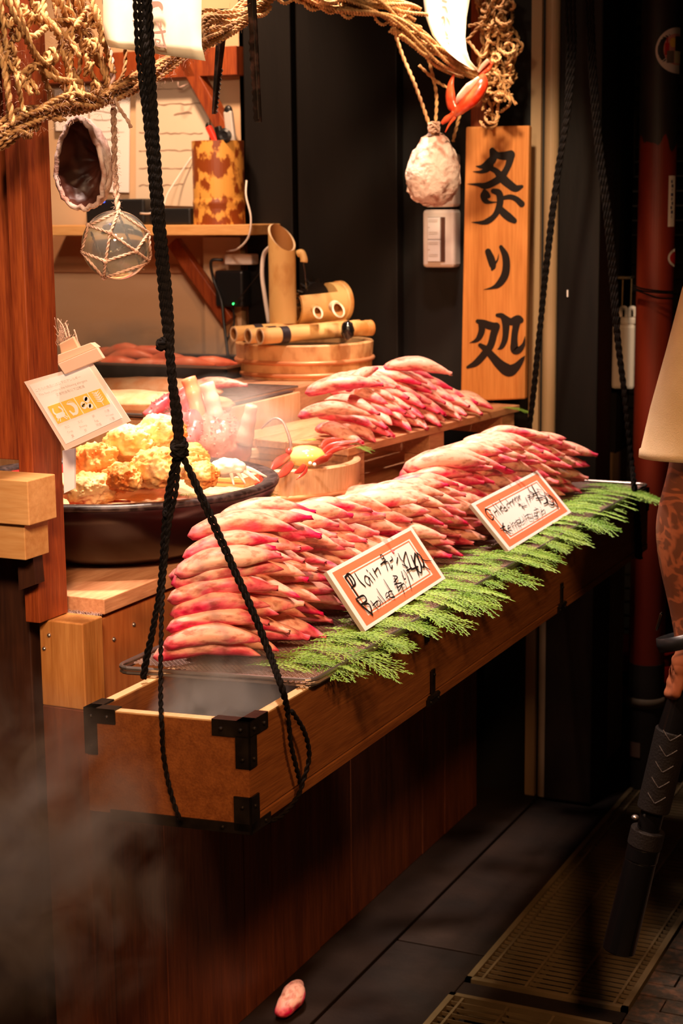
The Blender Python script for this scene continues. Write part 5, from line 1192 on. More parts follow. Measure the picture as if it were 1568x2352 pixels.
tag(MB().tube(catmull([at(512, 597, 'y', 3.9), at(485, 600, 'y', 3.89), at(490, 640, 'y', 3.90), at(508, 690, 'y', 3.89), at(514, 740, 'y', 3.88), at(525, 830, 'y', 3.86)]), .004, 8).build('black_cable', m_bkplas, smooth=True), 'black cable dropping from the white plug to the fountain tub', 'cable')
tag(MB().tube(catmull([at(537, 700, 'y', 3.89), at(570, 660, 'y', 3.87), at(606, 615, 'y', c1.y)]), .0016, 6).build('black_cable', m_bkplas, smooth=True), 'thin black cable slanting from the adapter to the fountain hose', 'cable')

# ------------------------------------------------------------------ wooden sign and switches
ys = 3.885
P4 = [at(1057, 922, 'y', ys), at(1205, 917, 'y', ys), at(1215, 288, 'y', ys), at(1069, 291, 'y', ys)]
for p in P4[:2]: p.z = max(p.z, 1.0205)
sg = thing('wooden_sign', 'tall wooden sign board with three black brush characters standing on the shelf end', 'sign', P4[0])
MB().poly(P4, (0, .022, 0)).build('board', m_sign, sg, bevel=.004)
k1 = Z(1050, 320, 9.224); k2 = Z(1050, 540, 6.918)
pl_ = (at(1100, 500, 'y', ys), Vector((0, -1, 0)))
ink('first_character', [[(735, 240, 100), (850, 335, 120), (1000, 350, 150), (1130, 325, 150), (1185, 305, 60)], [(740, 240, 110), (760, 400, 150), (650, 520, 150), (520, 580, 80), (400, 570, 14)], [(700, 560, 130), (620, 640, 110), (500, 690, 60), (330, 682, 8)],
  [(1130, 330, 170), (1100, 500, 130), (1030, 660, 120), (930, 800, 140), (780, 910, 130), (600, 985, 120), (430, 960, 60), (215, 943, 5)], [(720, 620, 90), (830, 680, 110), (950, 820, 160), (1110, 960, 150), (1240, 1040, 130), (1370, 1000, 60)],
  [(570, 1095, 70), (570, 1190, 150), (600, 1300, 110), (700, 1335, 50), (845, 1332, 12)], [(590, 1060, 10), (640, 1140, 60), (670, 1210, 70)], [(760, 1095, 90), (880, 1140, 130), (910, 1300, 130), (870, 1480, 120), (780, 1630, 100), (650, 1730, 110), (520, 1765, 70), (300, 1757, 6)],
  [(960, 1245, 70), (1120, 1220, 90), (1250, 1265, 100), (1365, 1370, 120)], [(900, 1470, 120), (1000, 1570, 140), (1110, 1660, 140), (1210, 1725, 100)]], k1, 9.224, pl_, m_ink, sg, lift=.001, bold=1.18)
ink('second_character', [[(490, 265, 90), (540, 390, 110), (565, 500, 90), (552, 550, 30)], [(595, 460, 34), (640, 390, 22), (660, 295, 4)], [(695, 190, 56), (765, 330, 100), (780, 500, 108), (750, 650, 110), (660, 780, 90), (560, 835, 40), (420, 868, 4)]], k2, 6.918, pl_, m_ink, sg, lift=.001, bold=1.18)
ink('third_character', [[(325, 1370, 60), (410, 1400, 100), (520, 1440, 110), (625, 1455, 100)], [(380, 1400, 90), (390, 1510, 95), (350, 1620, 80), (290, 1680, 50), (195, 1714, 5)], [(620, 1450, 110), (580, 1570, 105), (530, 1750, 100), (430, 1890, 100), (300, 2030, 90), (165, 2100, 40)], [(365, 1750, 60), (450, 1810, 90), (560, 1930, 110), (680, 2060, 140), (820, 2150, 170), (940, 2090, 110), (1030, 1980, 60), (1072, 1920, 8)],
  [(635, 1272, 50), (720, 1290, 80), (770, 1400, 105), (770, 1560, 90), (750, 1680, 80), (700, 1780, 60), (640, 1815, 8)], [(740, 1300, 70), (850, 1375, 100), (960, 1335, 110), (1005, 1350, 90)], [(950, 1370, 105), (915, 1550, 92), (905, 1700, 100), (915, 1820, 120), (985, 1820, 90), (1050, 1740, 50), (1077, 1610, 6)]], k2, 6.918, pl_, m_ink, sg, lift=.001, bold=1.18)
MB_ = MB(); a = at(1086, 200, 'y', 3.94); b = at(1122, 200, 'y', 3.94); MB_.box(a.x, b.x, 3.925, 3.99, 1.0, 2.6); structure(MB_.build('trim_5', m_post))
def plate(px, label, rocker):
    a = at(px[0], px[3], 'y', 3.96); b = at(px[2], px[1], 'y', 3.96); t = thing('switch_plate', label, 'switch', ((a.x+b.x)/2, 4.0, a.z))
    MB().box(a.x, b.x, 3.95, 4.0, a.z, b.z).build('plate', m_white, t, bevel=.008)
    w = b.x-a.x; h = b.z-a.z
    if rocker:
        MB().box(a.x+w*.18, a.x+w*.72, 3.9485, 3.955, a.z+h*.10, b.z-h*.13).build('recess', mat('recess_brown', (.10, .035, .018), rough=.6), t)
        for k in range(2):
            z0 = a.z+h*(.105+.385*k); MB().box(a.x+w*.20, a.x+w*.59, 3.9425, 3.950, z0, z0+h*.375).build('rocker', m_card, t, bevel=.001)
            mb = MB()
            for zz, xx, ww, hh in ((.20, .22, .05, .008), (.12, .24, .28, .004), (.09, .24, .28, .003), (.30, .24, .28, .004), (.33, .24, .28, .003)): mb.box(a.x+w*xx, a.x+w*(xx+ww), 3.9418, 3.943, z0+h*zz, z0+h*(zz+hh))
            mb.build('printing', m_brownink, t)
plate((973, 481, 1046, 614), 'white double light switch plate left of the wooden sign, lower of two', True)
plate((976, 352, 1046, 476), 'white plate mostly hidden behind the pale abalone shell, upper of two', False)

# ------------------------------------------------------------------ allergy card
yc = 2.055
AC = [at(x, y, 'y', yc) for x, y in ((55, 877), (212, 833), (300, 967), (150, 1035))]
TLc, TRc, BRc, BLc = AC; N_ = Vector((0, -1, 0))
al = thing('allergy_card', 'laminated white allergy card with four yellow pictograms hanging crooked on the left post', 'card', BLc)
MB().poly(AC, (0, .0012, 0)).build('laminate', m_film, al)
def bil(u, v, d=0): return (TLc*(1-u)+TRc*u)*(1-v)+(BLc*(1-u)+BRc*u)*v+Vector((0, -d, 0))
MB().poly([bil(.05, .06, .0006), bil(.93, .04, .0006), bil(.93, .91, .0006), bil(.06, .93, .0006)], (0, -.0004, 0)).build('printed_sheet', m_card, al)
exx = (bil(.9, .2)-bil(.1, .2)).normalized(); eyy = (bil(.5, .1)-bil(.5, .9)).normalized()
text_mesh('card_text', 'こちらの商品には以下のアレルギー', bil(.42, .155, .0014), exx, eyy, .0052, m_faint, al, .0)
text_mesh('card_text', 'This food contains the following allergens', bil(.45, .225, .0014), exx, eyy, .0052, m_faint, al, 0)
text_mesh('card_text', '该食物含有以下过敏原', bil(.52, .295, .0014), exx, eyy, .0052, m_faint, al, 0)
for k, (jp, en, cn) in enumerate((('カニ', 'Crab', '蟹'), ('エビ', 'Shrimp', '虾'), ('卵', 'Egg', '鸡蛋'), ('小麦', 'Wheat', '小麦'))):
    u0 = .115+.20*k; u1 = u0+.185; v0, v1 = .40, .655
    MB().poly([bil(u0, v0, .0011), bil(u1, v0, .0011), bil(u1, v1, .0011), bil(u0, v1, .0011)], (0, -.0004, 0)).build('pictogram', m_yel, al)
    f = lambda x, y: (lambda p: p)(proj_px(bil(u0+(u1-u0)*x, v0+(v1-v0)*y)))
    def proj_px(p):
        d = p-CAM; z = d.dot(FWD); return (784+F*d.dot(RT)/z, 1176-F*d.dot(UP)/z)
    shapes = {0: [[(.3, .62, 12), (.7, .62, 12)], [(.3, .58), (.15, .40), (.22, .2)], [(.7, .58), (.85, .4), (.72, .2)], [(.25, .7, 2.5), (.1, .85, 2)], [(.35, .75, 2.5), (.25, .92, 2)], [(.75, .7, 2.5), (.9, .85, 2)], [(.65, .75, 2.5), (.78, .92, 2)]],
              1: [[(.3, .2, 3), (.6, .28, 7), (.75, .5, 10), (.6, .78, 9), (.35, .8, 5), (.2, .65, 3)], [(.35, .15, 1), (.6, .1, 1), (.85, .3, 1)], [(.2, .6, 4), (.3, .85, 4)]],
              2: [[(.25, .5, 13), (.28, .62, 14)], [(.65, .25, 12), (.72, .35, 14)], [(.6, .68, 12), (.72, .75, 12)]],
              3: [[(.5, .1, 2), (.5, .95, 1.5)]]+[[(.5, .2+.13*i, 3), (.5+s_*.25, .08+.13*i, 2)] for i in range(5) for s_ in (-1, 1)]}[k]
    ink('picture', shapes, f, 1, (bil(.5, .5, .0016), N_), m_card, al, lift=.0002, default=4)
    if k == 2: ink('picture', [[(.28, .52, 6), (.28, .56, 6)]], f, 1, (bil(.5, .5, .0018), N_), m_yel, al, lift=.0002)
    for txt, v in ((jp, .735), (en, .805), (cn, .87)): text_mesh('card_text', txt, bil((u0+u1)/2, v, .0014), exx, eyy, .0048, m_faint, al, 0)
cl = thing('plastic_clip', 'clear plastic clip holding the top of the allergy card, with frayed cords', 'clip', bil(.62, 0))
C0 = [at(x, y, 'y', 2.045) for x, y in ((132, 836), (222, 798), (238, 823), (148, 860))]
MB().poly(C0, (0, .006, 0)).build('jaw', mat('yellowed_plastic', (.85, .58, .42), rough=.25, alpha=.75, spec=.7), cl, bevel=.001)
C1_ = [at(x, y, 'y', 2.052) for x, y in ((132, 815), (208, 787), (222, 798), (132, 836))]
MB().poly(C1_, (0, .012, 0)).build('back_jaw', mat('yellowed_plastic2', (.80, .50, .34), rough=.3, alpha=.85), cl, bevel=.001)
C2_ = [at(x, y, 'y', 2.062) for x, y in ((134, 790), (168, 772), (182, 800), (140, 818))]
MB().poly(C2_, (0, .008, 0)).build('grip', mat('beige_plastic', (.55, .33, .2), rough=.4), cl, bevel=.002)
mb = MB(); rdc = random.Random(5)
for k in range(46):
    x = rdc.uniform(132, 158); y = rdc.uniform(765, 800); mb.tube(catmull([at(x, y, 'y', 2.07), at(x+rdc.uniform(-6, 6), y-rdc.uniform(5, 20), 'y', 2.07), at(x+rdc.uniform(-12, 14), y-rdc.uniform(15, 45), 'y', 2.07)], 3), .0003, 4)
for P in ([(160, 775), (155, 755), (150, 742)], [(180, 798), (176, 775), (170, 757)], [(154, 778), (145, 750), (132, 732)]): mb.tube(catmull([at(x, y, 'y', 2.065) for x, y in P]), .0011, 6)
mb.build('frayed_cord', m_jutedk, cl, smooth=True); cl.children[-1]['kind'] = 'stuff'
wc = [at(x, y, 'y', 2.12) for x, y in ((143, 1035), (171, 1030), (171, 1122), (147, 1133))]
tag(MB().poly(wc, (0, .004, 0)).build('white_card', m_card), 'blank white card edge hanging below the allergy card', 'card')

# ------------------------------------------------------------------ the dark right side
pc = at(1498, 900, 'y', 4.18); rp = 43*depth(pc)/F
rpole = thing('street_pole', 'round pole painted red with a black top and stickers, right of the black posts', 'pole', (pc.x, 4.18, 0))
mb = MB(); n = 48; zmid = at(1498, 310, 'y', 4.18).z; zlow = at(1498, 1540, 'y', 4.10).z
MB().lathe([(rp, .0), (rp, zlow)], (pc.x, 4.18, 0), n).build('lower_sleeve', m_blackpole, rpole, smooth=False)
MB().lathe([(rp*.97, zlow), (rp*.97, zmid)], (pc.x, 4.18, 0), n).build('red_section', m_redpole, rpole)
# ragged paint edge of the black top
mb = MB(); ring = []
for k in range(n): 
    a = 2*PI*k/n; e = zmid-.02+.025*noise.noise(Vector((math.cos(a)*2, math.sin(a)*2, 1)))*3; ring.append([mb.bm.verts.new((pc.x+math.cos(a)*rp*.985, 4.18+math.sin(a)*rp*.985, z)) for z in (e, 2.7)])
for k in range(n): mb.bm.faces.new((ring[k][0], ring[(k+1) % n][0], ring[(k+1) % n][1], ring[k][1]))
mb.build('black_section', m_blackpole, rpole)
def patch(px0, px1, py0, py1, name, m, lift=.001, disc=False, parent=rpole):
    "a sticker wrapped round the pole"
    mb = MB(); rr = rp*.985+lift
    def P(x, y):
        u = max(-1, min(1, (x-1498)/43.0)); vd = (Vector((pc.x, 4.18, 0))-Vector((0, 0, 0))).normalized(); sd_ = Vector((vd.y, -vd.x, 0)); a = math.asin(u)
        return Vector((pc.x, 4.18, at(1498, y, 'y', 4.14).z))+sd_*math.sin(a)*rr-vd*math.cos(a)*rr
    if disc:
        cx_, cy_ = (px0+px1)/2, (py0+py1)/2; pts = [(cx_+(px1-px0)/2*math.cos(a), cy_+(py1-py0)/2*math.sin(a)) for a in [2*PI*k/40 for k in range(40)]]
        pts = [(min(x, 1540.5), y) for x, y in pts]; c_ = mb.bm.verts.new(P(min(cx_, 1539), cy_)); v = [mb.bm.verts.new(P(*p)) for p in pts]; w_ = [mb.bm.verts.new(P(min(cx_, 1539)+(p[0]-min(cx_, 1539))*.5, cy_+(p[1]-cy_)*.5)) for p in pts]
        for k in range(40):
            j = (k+1) % 40; mb.bm.faces.new((v[k], v[j], w_[j], w_[k])); mb.bm.faces.new((w_[k], w_[j], c_))
    else:
        G = [[mb.bm.verts.new(P(px0+(px1-px0)*i/6, y)) for y in (py0, py1)] for i in range(7)]
        for i in range(6): mb.bm.faces.new((G[i][0], G[i+1][0], G[i+1][1], G[i][1]))
    return mb.build(name, m, parent, smooth=True, fix=False)
m_stk = mat('sticker_white', (.80, .70, .62), rough=.5)
patch(1488, 1590, 63, 170, 'round_sticker', m_stk, .0012, True)
patch(1505, 1560, 78, 150, 'sticker_picture', mat('sticker_pink', (.75, .30, .24), rough=.5), .0018, True)
patch(1518, 1532, 88, 110, 'sticker_picture', m_yel, .0024, True); patch(1508, 1517, 100, 128, 'sticker_picture', mat('sticker_red', (.55, .02, .02), rough=.5), .0024); patch(1511, 1514, 88, 100, 'sticker_picture', mat('sticker_red', (0, 0, 0)), .0024)
patch(1512, 1527, 118, 146, 'sticker_picture', mat('sticker_grey', (.16, .12, .09), rough=.6), .0028); patch(1529, 1540, 84, 118, 'sticker_picture', mat('sticker_dark', (.03, .02, .015), rough=.6), .003); patch(1528, 1540, 118, 146, 'sticker_picture', mat('sticker_cream', (.72, .60, .36), rough=.6), .0028)
patch(1523, 1537, 404, 521, 'strip_sticker', m_stk, .0012)
for k in range(9): patch(1529+(k % 3)-1, 1531+(k % 2)*2, 414+k*10, 421+k*10, 'sticker_writing', mat('pen_blue', (.06, .05, .12), rough=.6), .0018)
patch(1525, 1600, 566, 620, 'red_sticker', m_stk, .0012, True); patch(1529, 1596, 572, 614, 'red_sticker_face', mat('sticker_red', (0, 0, 0)), .0018, True)
mb = MB()
for k, (y0, y1) in enumerate(((655, 668), (660, 672), (664, 684))): mb.tube(catmull([at(1452, y0, 'y', 4.10), at(1475, y0+8, 'y', 4.09), at(1510, y1, 'y', 4.09), at(1545, y1+2, 'y', 4.12)]), .0022, 6)
tag(mb.build('wire_tie', m_rope, smooth=True), 'dark wire tie wrapped round the red pole', 'wire')
a = at(1462, 1630, 'y', 4.08); tag(MB().lathe([(rp*1.06, a.z-.012), (rp*1.08, a.z), (rp*1.06, a.z+.012), (rp*1.01, a.z+.012), (rp*1.01, a.z-.012)], (pc.x, 4.18, 0), 40, close=True).build('grey_strap', mat('strap_grey', (.12, .085, .05), rough=.7), smooth=True), 'grey strap round the black lower part of the red pole', 'strap')
patch(1465, 1488, 1708, 1742, 'dull_sticker', mat('sticker_dull', (.16, .09, .06), rough=.7), .003)
# bracket, hanging white bottle
hb = thing('hanging_bottle', 'white plastic bottle hung by cords from a small bracket, left of the red pole', 'bottle', at(1428, 893, 'y', 4.30))
a = at(1403, 893, 'y', 4.29); b = at(1422, 745, 'y', 4.29); c = at(1456, 893, 'y', 4.29)
mb = MB(); mb.box(a.x, c.x, 4.285, 4.33, a.z, b.z); mb.build('body', m_white, hb, bevel=.008)
b2_ = at(1425, 745, 'y', 4.30); t2 = at(1450, 712, 'y', 4.30); mb = MB(); mb.box(b2_.x, c.x, 4.29, 4.325, b.z, at(1425, 728, 'y', 4.3).z); mb.build('neck', m_white, hb, bevel=.005)
for x in (1432, 1452):
    P = [at(x-8, 728, 'y', 4.3), at(x-7, 712, 'y', 4.3), at(x, 707, 'y', 4.3), at(x+6, 712, 'y', 4.3), at(x+7, 728, 'y', 4.3)]; MB().tube(catmull(P), .006, 10).build('lug', m_white, hb, smooth=True)
    MB().tube([at(x-2, 640, 'y', 4.31), at(x-4, 708, 'y', 4.31)], .0015, 6).build('cord', m_pipe, hb)
br = thing('wall_bracket', 'small grey bracket with a dusty top holding the hanging bottle', 'bracket', at(1420, 640, 'y', 4.32))
a = at(1387, 640, 'y', 4.31); b = at(1450, 640, 'y', 4.31); MB().box(a.x, b.x, 4.30, 4.34, a.z, a.z+.006).build('arm', mat('dusty_metal', (.16, .12, .07), (.24, .18, .11), rough=.8, scale=40), br); c = at(1400, 695, 'y', 4.31); MB().box(a.x, c.x, 4.30, 4.306, c.z, a.z).build('flange', mat('greenish_metal', (.045, .045, .03), rough=.5), br)
a = at(1427, 262, 'y', 5.59); b = at(1455, 408, 'y', 5.59)
tag(MB().box(a.x, b.x, 5.585, 5.602, b.z, a.z).build('faded_notice', mat('faded_yellow', (.16, .115, .055), (.22, .16, .08), rough=.9, scale=10)), 'faded yellowish notice in the dark gap left of the red pole', 'notice')
# red plastic tub far back
a = at(1490, 1800, 'z', .0); X_, Y_ = -1.02, 4.95
for i, (x, y, lab) in enumerate(((at(1462, 1700, 'y', 4.9).x, 4.9, 'red plastic basin behind the foot of the red pole'), (at(1585, 1740, 'y', 4.6).x, 4.6, 'red plastic basin at the right edge behind the black stick'))):
    t = thing('red_basin', lab, 'basin', (x, y, 0)); z0 = .02
    MB().lathe([(0, z0), (.085, z0), (.095, z0+.05)], (x, y, 0), 40).build('lower_ring', m_redplas, t)
    MB().lathe([(.085, z0+.051), (.088, z0+.10)], (x, y, 0), 40).build('black_band', m_bkplas, t)
    MB().lathe([(.10, z0+.101), (.115, z0+.155), (.120, z0+.155), (.118, z0+.165), (.105, z0+.165), (.09, z0+.115), (0, z0+.115)], (x, y, 0), 40).build('upper_ring', m_redplas, t)
# splinter
tag(MB().box(at(1301, 668, 'y', 3.965).x, at(1304, 668, 'y', 3.965).x, 3.966, 3.969, at(1301, 682, 'y', 3.966).z, at(1301, 666, 'y', 3.966).z).build('white_chip', m_card), 'tiny white chip on the black post', 'chip')

# ------------------------------------------------------------------ the person at the right edge
yp = 2.80
pp = lambda x, y, v=yp: at(x, y, 'y', v)
sh_ = pp(1675, 640); fx = sh_.x+.20
per = thing('person', 'person in a khaki T-shirt with tattooed forearm holding a black stick downward', 'person', (fx, yp, 0))
def skin(name, V, E_, R_, m, parent, root=0, sub=2):
    me = bpy.data.meshes.new(name); org = ORI[parent.name]; me.from_pydata([Vector(v)-org for v in V], E_, []); me.update()
    o = bpy.data.objects.new(name, me); COL.objects.link(o); o.parent = parent; ORI[o.name] = org; me.materials.append(m)
    md = o.modifiers.new('skin', 'SKIN'); md.use_smooth_shade = True; md.branch_smoothing = 1.0
    for i, r in enumerate(R_):
        r = r if hasattr(r, '__len__') else (r, r); me.skin_vertices[0].data[i].radius = r; me.skin_vertices[0].data[i].use_root = (i == root)
    q = o.modifiers.new('sub', 'SUBSURF'); q.levels = sub; q.render_levels = sub
    q = o.modifiers.new('merge', 'REMESH'); q.mode = 'VOXEL'; q.voxel_size = .0042; q.use_smooth_shade = True
    q = o.modifiers.new('soften', 'SMOOTH'); q.iterations = 6; q.factor = .5
    return o
el = pp(1590, 1110, 2.80); wr = pp(1578, 1478, 2.78); ha = pp(1562, 1528, 2.765); kn = pp(1560, 1570, 2.752)
V = [(fx, yp, .95), (fx, yp, 1.15), (fx, yp, 1.36), (fx, yp+.01, 1.47), (fx, yp+.015, 1.54), (fx, yp+.03, 1.66), (fx, yp+.03, 1.735)]; R_ = [.13, .12, .13, .062, .055, .088, .06]; E_ = [(i, i+1) for i in range(6)]
def add(parent_i, pts, rs):
    i = parent_i
    for p, r in zip(pts, rs): V.append(tuple(p)); R_.append(r); E_.append((i, len(V)-1)); i = len(V)-1
    return i
# near arm
ia = add(2, [sh_, sh_.lerp(el, .5), el, pp(1571, 1190, 2.795), pp(1572, 1290, 2.79), pp(1577, 1400, 2.785), wr, kn], [.062, .052, .047, (.056, .056), .050, .037, (.030, .030), (.040, .030)])
handle_dir = (pp(1425, 2190)-pp(1566, 1570)).normalized(); hc = pp(1572, 1576, 2.785)
sidev = handle_dir.cross(Vector((0, -1, 0))).normalized()
for k in range(4):
    c_ = hc+handle_dir*(-.036+.021*k); b = kn+(c_-hc)*.8+Vector((0, 0, 0)); rr = .037
    pts = [c_+(Vector((0, 1, 0))*math.cos(math.radians(a_))+sidev*math.sin(math.radians(a_)))*rr for a_ in (55, 5, -50)]
    if (pts[0]-kn).length > (c_+(Vector((0, 1, 0))*math.cos(.96)-sidev*math.sin(.96))*rr-kn).length: pts = [c_+(Vector((0, 1, 0))*math.cos(math.radians(a_))-sidev*math.sin(math.radians(a_)))*rr for a_ in (55, 5, -50)]
    add(ia, [b]+pts, [.0125, .0115, .0105, .0090])
add(ia-1, [ha+Vector((.02, .02, -.02)), hc+Vector((.035, .012, -.01)), hc+Vector((.034, -.020, -.035))], [.014, .011, .009])
# far arm, legs
s2 = Vector((fx+.20, yp, sh_.z)); ib = add(2, [s2, s2+Vector((.06, .02, -.28)), s2+Vector((.05, -.03, -.52)), s2+Vector((.05, -.04, -.60)), s2+Vector((.05, -.04, -.66))], [.062, .046, .030, .032, .022])
for sx in (-.095, .105):
    add(0, [(fx+sx, yp, .88), (fx+sx, yp-.01, .48), (fx+sx, yp+.02, .09), (fx+sx, yp+.10, .035), (fx+sx, yp+.17, .03)], [.09, .062, .045, .04, .03])
tm = mat('tattooed_skin', (.30, .085, .035), (.40, .13, .055), rough=.5, scale=8)
nt = tm.node_tree; N = nt.nodes; L = nt.links; b_ = N['Principled BSDF']; tc = N.new('ShaderNodeTexCoord'); vo = N.new('ShaderNodeTexVoronoi'); vo.inputs['Scale'].default_value = 17
nz = N.new('ShaderNodeTexNoise'); nz.inputs['Scale'].default_value = 14; nz.inputs['Distortion'].default_value = 2.5
L.new(tc.outputs['Object'], nz.inputs['Vector']); L.new(tc.outputs['Object'], vo.inputs['Vector'])
sn = N.new('ShaderNodeMath'); sn.operation = 'MULTIPLY_ADD'; sn.inputs[1].default_value = 12; L.new(vo.outputs['Distance'], sn.inputs[0]); 
m9 = N.new('ShaderNodeMath'); m9.operation = 'MULTIPLY'; m9.inputs[1].default_value = 16; L.new(nz.outputs['Fac'], m9.inputs[0]); L.new(m9.outputs[0], sn.inputs[2])
si = N.new('ShaderNodeMath'); si.operation = 'SINE'; L.new(sn.outputs[0], si.inputs[0])
rmp = N.new('ShaderNodeValToRGB'); rmp.color_ramp.elements[0].position = .0; rmp.color_ramp.elements[0].color = (1, 1, 1, 1); rmp.color_ramp.elements[1].position = .9; rmp.color_ramp.elements[1].color = (0, 0, 0, 1); L.new(si.outputs[0], rmp.inputs[0])
sx_ = N.new('ShaderNodeSeparateXYZ'); L.new(tc.outputs['Object'], sx_.inputs[0]); gt = N.new('ShaderNodeMath'); gt.operation = 'GREATER_THAN'; gt.inputs[1].default_value = .765; L.new(sx_.outputs[2], gt.inputs[0])
lt = N.new('ShaderNodeMath'); lt.operation = 'LESS_THAN'; lt.inputs[1].default_value = 1.12; L.new(sx_.outputs[2], lt.inputs[0]); mm = N.new('ShaderNodeMath'); mm.operation = 'MULTIPLY'; L.new(gt.outputs[0], mm.inputs[0]); L.new(lt.outputs[0], mm.inputs[1])
m3 = N.new('ShaderNodeMath'); m3.operation = 'MULTIPLY'; L.new(mm.outputs[0], m3.inputs[0]); L.new(rmp.outputs[0], m3.inputs[1])
m4 = N.new('ShaderNodeMath'); m4.operation = 'MULTIPLY'; m4.inputs[1].default_value = .72; L.new(m3.outputs[0], m4.inputs[0])
old = b_.inputs['Base Color'].links[0].from_socket; mix = N.new('ShaderNodeMix'); mix.data_type = 'RGBA'; L.new(m4.outputs[0], mix.inputs[0]); L.new(old, mix.inputs[6]); mix.inputs[7].default_value = (.07, .028, .016, 1); L.new(mix.outputs[2], b_.inputs['Base Color'])
body = skin('body', V, E_, R_, tm, per)
# face on the head (looking away down the alley)
hd = Vector((fx, yp+.03, 1.66))
for sx in (-.032, .032): MB().ball(hd+Vector((sx, .078, .012)), .012, sub=3).build('eye', m_eye, body, smooth=True)
MB().tube(catmull([hd+Vector((0, .080, .02)), hd+Vector((0, .104, -.012)), hd+Vector((0, .092, -.020))]), [.006]*5+[.010]*4+[.009]*4, 10).build('nose', m_skin, body, smooth=True)
MB().tube(catmull([hd+Vector((-.024, .076, -.045)), hd+Vector((0, .084, -.047)), hd+Vector((.024, .076, -.045))]), .005, 8).build('mouth', m_redclaw, body, smooth=True)
for sx in (-1, 1): MB().ball(hd+Vector((sx*.084, .0, -.005)), .03, (.3, .6, 1), sub=3).build('ear', m_skin, body, smooth=True)
MB().ball(hd+Vector((0, -.018, .035)), .099, (.98, 1.0, .95), sub=4, fn=lambda d: 1+.04*noise.noise(d*5)).build('hair', m_hair, per, smooth=True)
# shirt: torso and wide sleeves
def ringtube(rings, name, m, parent, n=36):
    mb = MB(); G = []
    for c_, ax, rx, ry in rings:
        ax = Vector(ax).normalized(); e1 = (Vector((1, 0, 0))-ax*ax.x).normalized(); e2 = ax.cross(e1)
        G.append([mb.bm.verts.new(Vector(c_)+e1*math.cos(2*PI*k/n)*rx+e2*math.sin(2*PI*k/n)*ry+Vector((0, 0, 0))) for k in range(n)])
    for A, B in zip(G, G[1:]):
        for k in range(n): mb.bm.faces.new((A[k], A[(k+1) % n], B[(k+1) % n], B[k]))
    o = mb.build(name, m, parent, smooth=True, fix=True); q = o.modifiers.new('thick', 'SOLIDIFY'); q.thickness = .003; q.offset = 0; return o
ringtube([((fx+.005, yp, .82), (0, 0, 1), .214, .150), ((fx, yp, 1.0), (0, 0, 1), .206, .145), ((fx, yp, 1.2), (0, 0, 1), .205, .14), ((fx, yp, 1.36), (0, 0, 1), .205, .13), ((fx, yp, 1.43), (0, 0, 1), .175, .10), ((fx, yp+.005, 1.475), (0, 0, 1), .085, .078), ((fx, yp+.01, 1.49), (0, 0, 1), .068, .07)], 'shirt', m_shirt, per)
hem = pp(1583, 1052, 2.80); ax = (sh_-hem)
sl = ringtube([(hem, (.0, .05, 1), .083, .085), (hem+Vector((.0008, 0, .012)), (0, .05, 1), .083, .085), (hem+Vector((.001, 0, .014)), (0, .05, 1), .0805, .083), (hem.lerp(sh_, .25), (.12, 0, 1), .080, .083), (hem.lerp(sh_, .55), (.25, 0, 1), .074, .080), (hem.lerp(sh_, .85), (.5, 0, 1), .072, .082), (sh_+Vector((.02, 0, .01)), (.8, 0, 1), .068, .085), (sh_+Vector((.08, 0, .035)), (1, 0, .6), .06, .085)], 'sleeve', m_shirt, per)
h2 = s2+Vector((.055, .02, -.26)); ringtube([(h2, (0, 0, 1), .085, .085), (h2.lerp(s2, .5), (-.2, 0, 1), .075, .08), (s2, (-.6, 0, 1), .07, .085), (s2+Vector((-.06, 0, .03)), (-1, 0, .6), .06, .085)], 'sleeve', m_shirt, per)
for sx in (-.095, .105): ringtube([((fx+sx, yp, .95), (0, 0, 1), .092, .12), ((fx+sx, yp, .78), (0, 0, 1), .092, .11), ((fx+sx, yp-.01, .48), (0, 0, 1), .080, .085), ((fx+sx, yp+.015, .07), (0, 0, 1), .068, .075)], 'trouser_leg', m_trouser, per)
# wrist strap
w1 = pp(1574, 1468, 2.782); axw = (wr-pp(1577, 1400, 2.785)).normalized()
Mw_ = (Matrix.Rotation(math.radians(-14), 3, 'Y') @ axw.to_track_quat('Z', 'Y').to_matrix())
wt = thing('wrist_watch', 'black watch strap round the wrist above the hand', 'watch', w1)
MB().lathe([(.048, -.012), (.050, 0), (.048, .012), (.045, .012), (.0455, -.012)], w1, 40, Mw_, close=True).build('strap', m_bkplas, wt, smooth=True)
q = pp(1513, 1432, 2.78); MB().bar(pp(1508, 1446, 2.775), pp(1519, 1408, 2.775), .014, .004, (1, 0, 0)).build('watch_case', mat('watch_metal', (.5, .45, .4), rough=.15, metal=1), wt, bevel=.001)
# the stick
A_ = pp(1420, 2182, 2.745); B_ = pp(1578, 1540, 2.79); d_ = (B_-A_); LS = d_.length; d_.normalize(); Ms = d_.to_track_quat('Z', 'Y').to_matrix()
mst = thing('camera_stick', 'black jointed camera grip stick held downward over the drain grate', 'stick', A_)
def seg(t0, t1, r0, r1, n, m):
    t0, t1 = min(1, t0*1.10), min(1.03, t1*1.10)
    return MB().lathe([(r0*.97, LS*t0), (r0, LS*t0+.002), (r1, LS*t1-.002), (r1*.97, LS*t1)], A_, 40, Ms).build(n, m, mst)
u = mat('gloss_black', (.005, .0045, .0045), rough=.22); g_ = mat('grip_black', (.009, .007, .006), rough=.6, bump=.3, bscale=260, c2=(.014, .010, .008), spec=.3)
seg(0, .30, .0290, .0275, 'lower_tube', u); seg(.30, .345, .0285, .0285, 'clamp', u); seg(.345, .40, .0300, .0300, 'collar', g_); seg(.40, .465, .020, .020, 'joint', u); seg(.465, .72, .0285, .0295, 'grip', g_); seg(.72, .92, .0255, .0175, 'upper_tube', u)
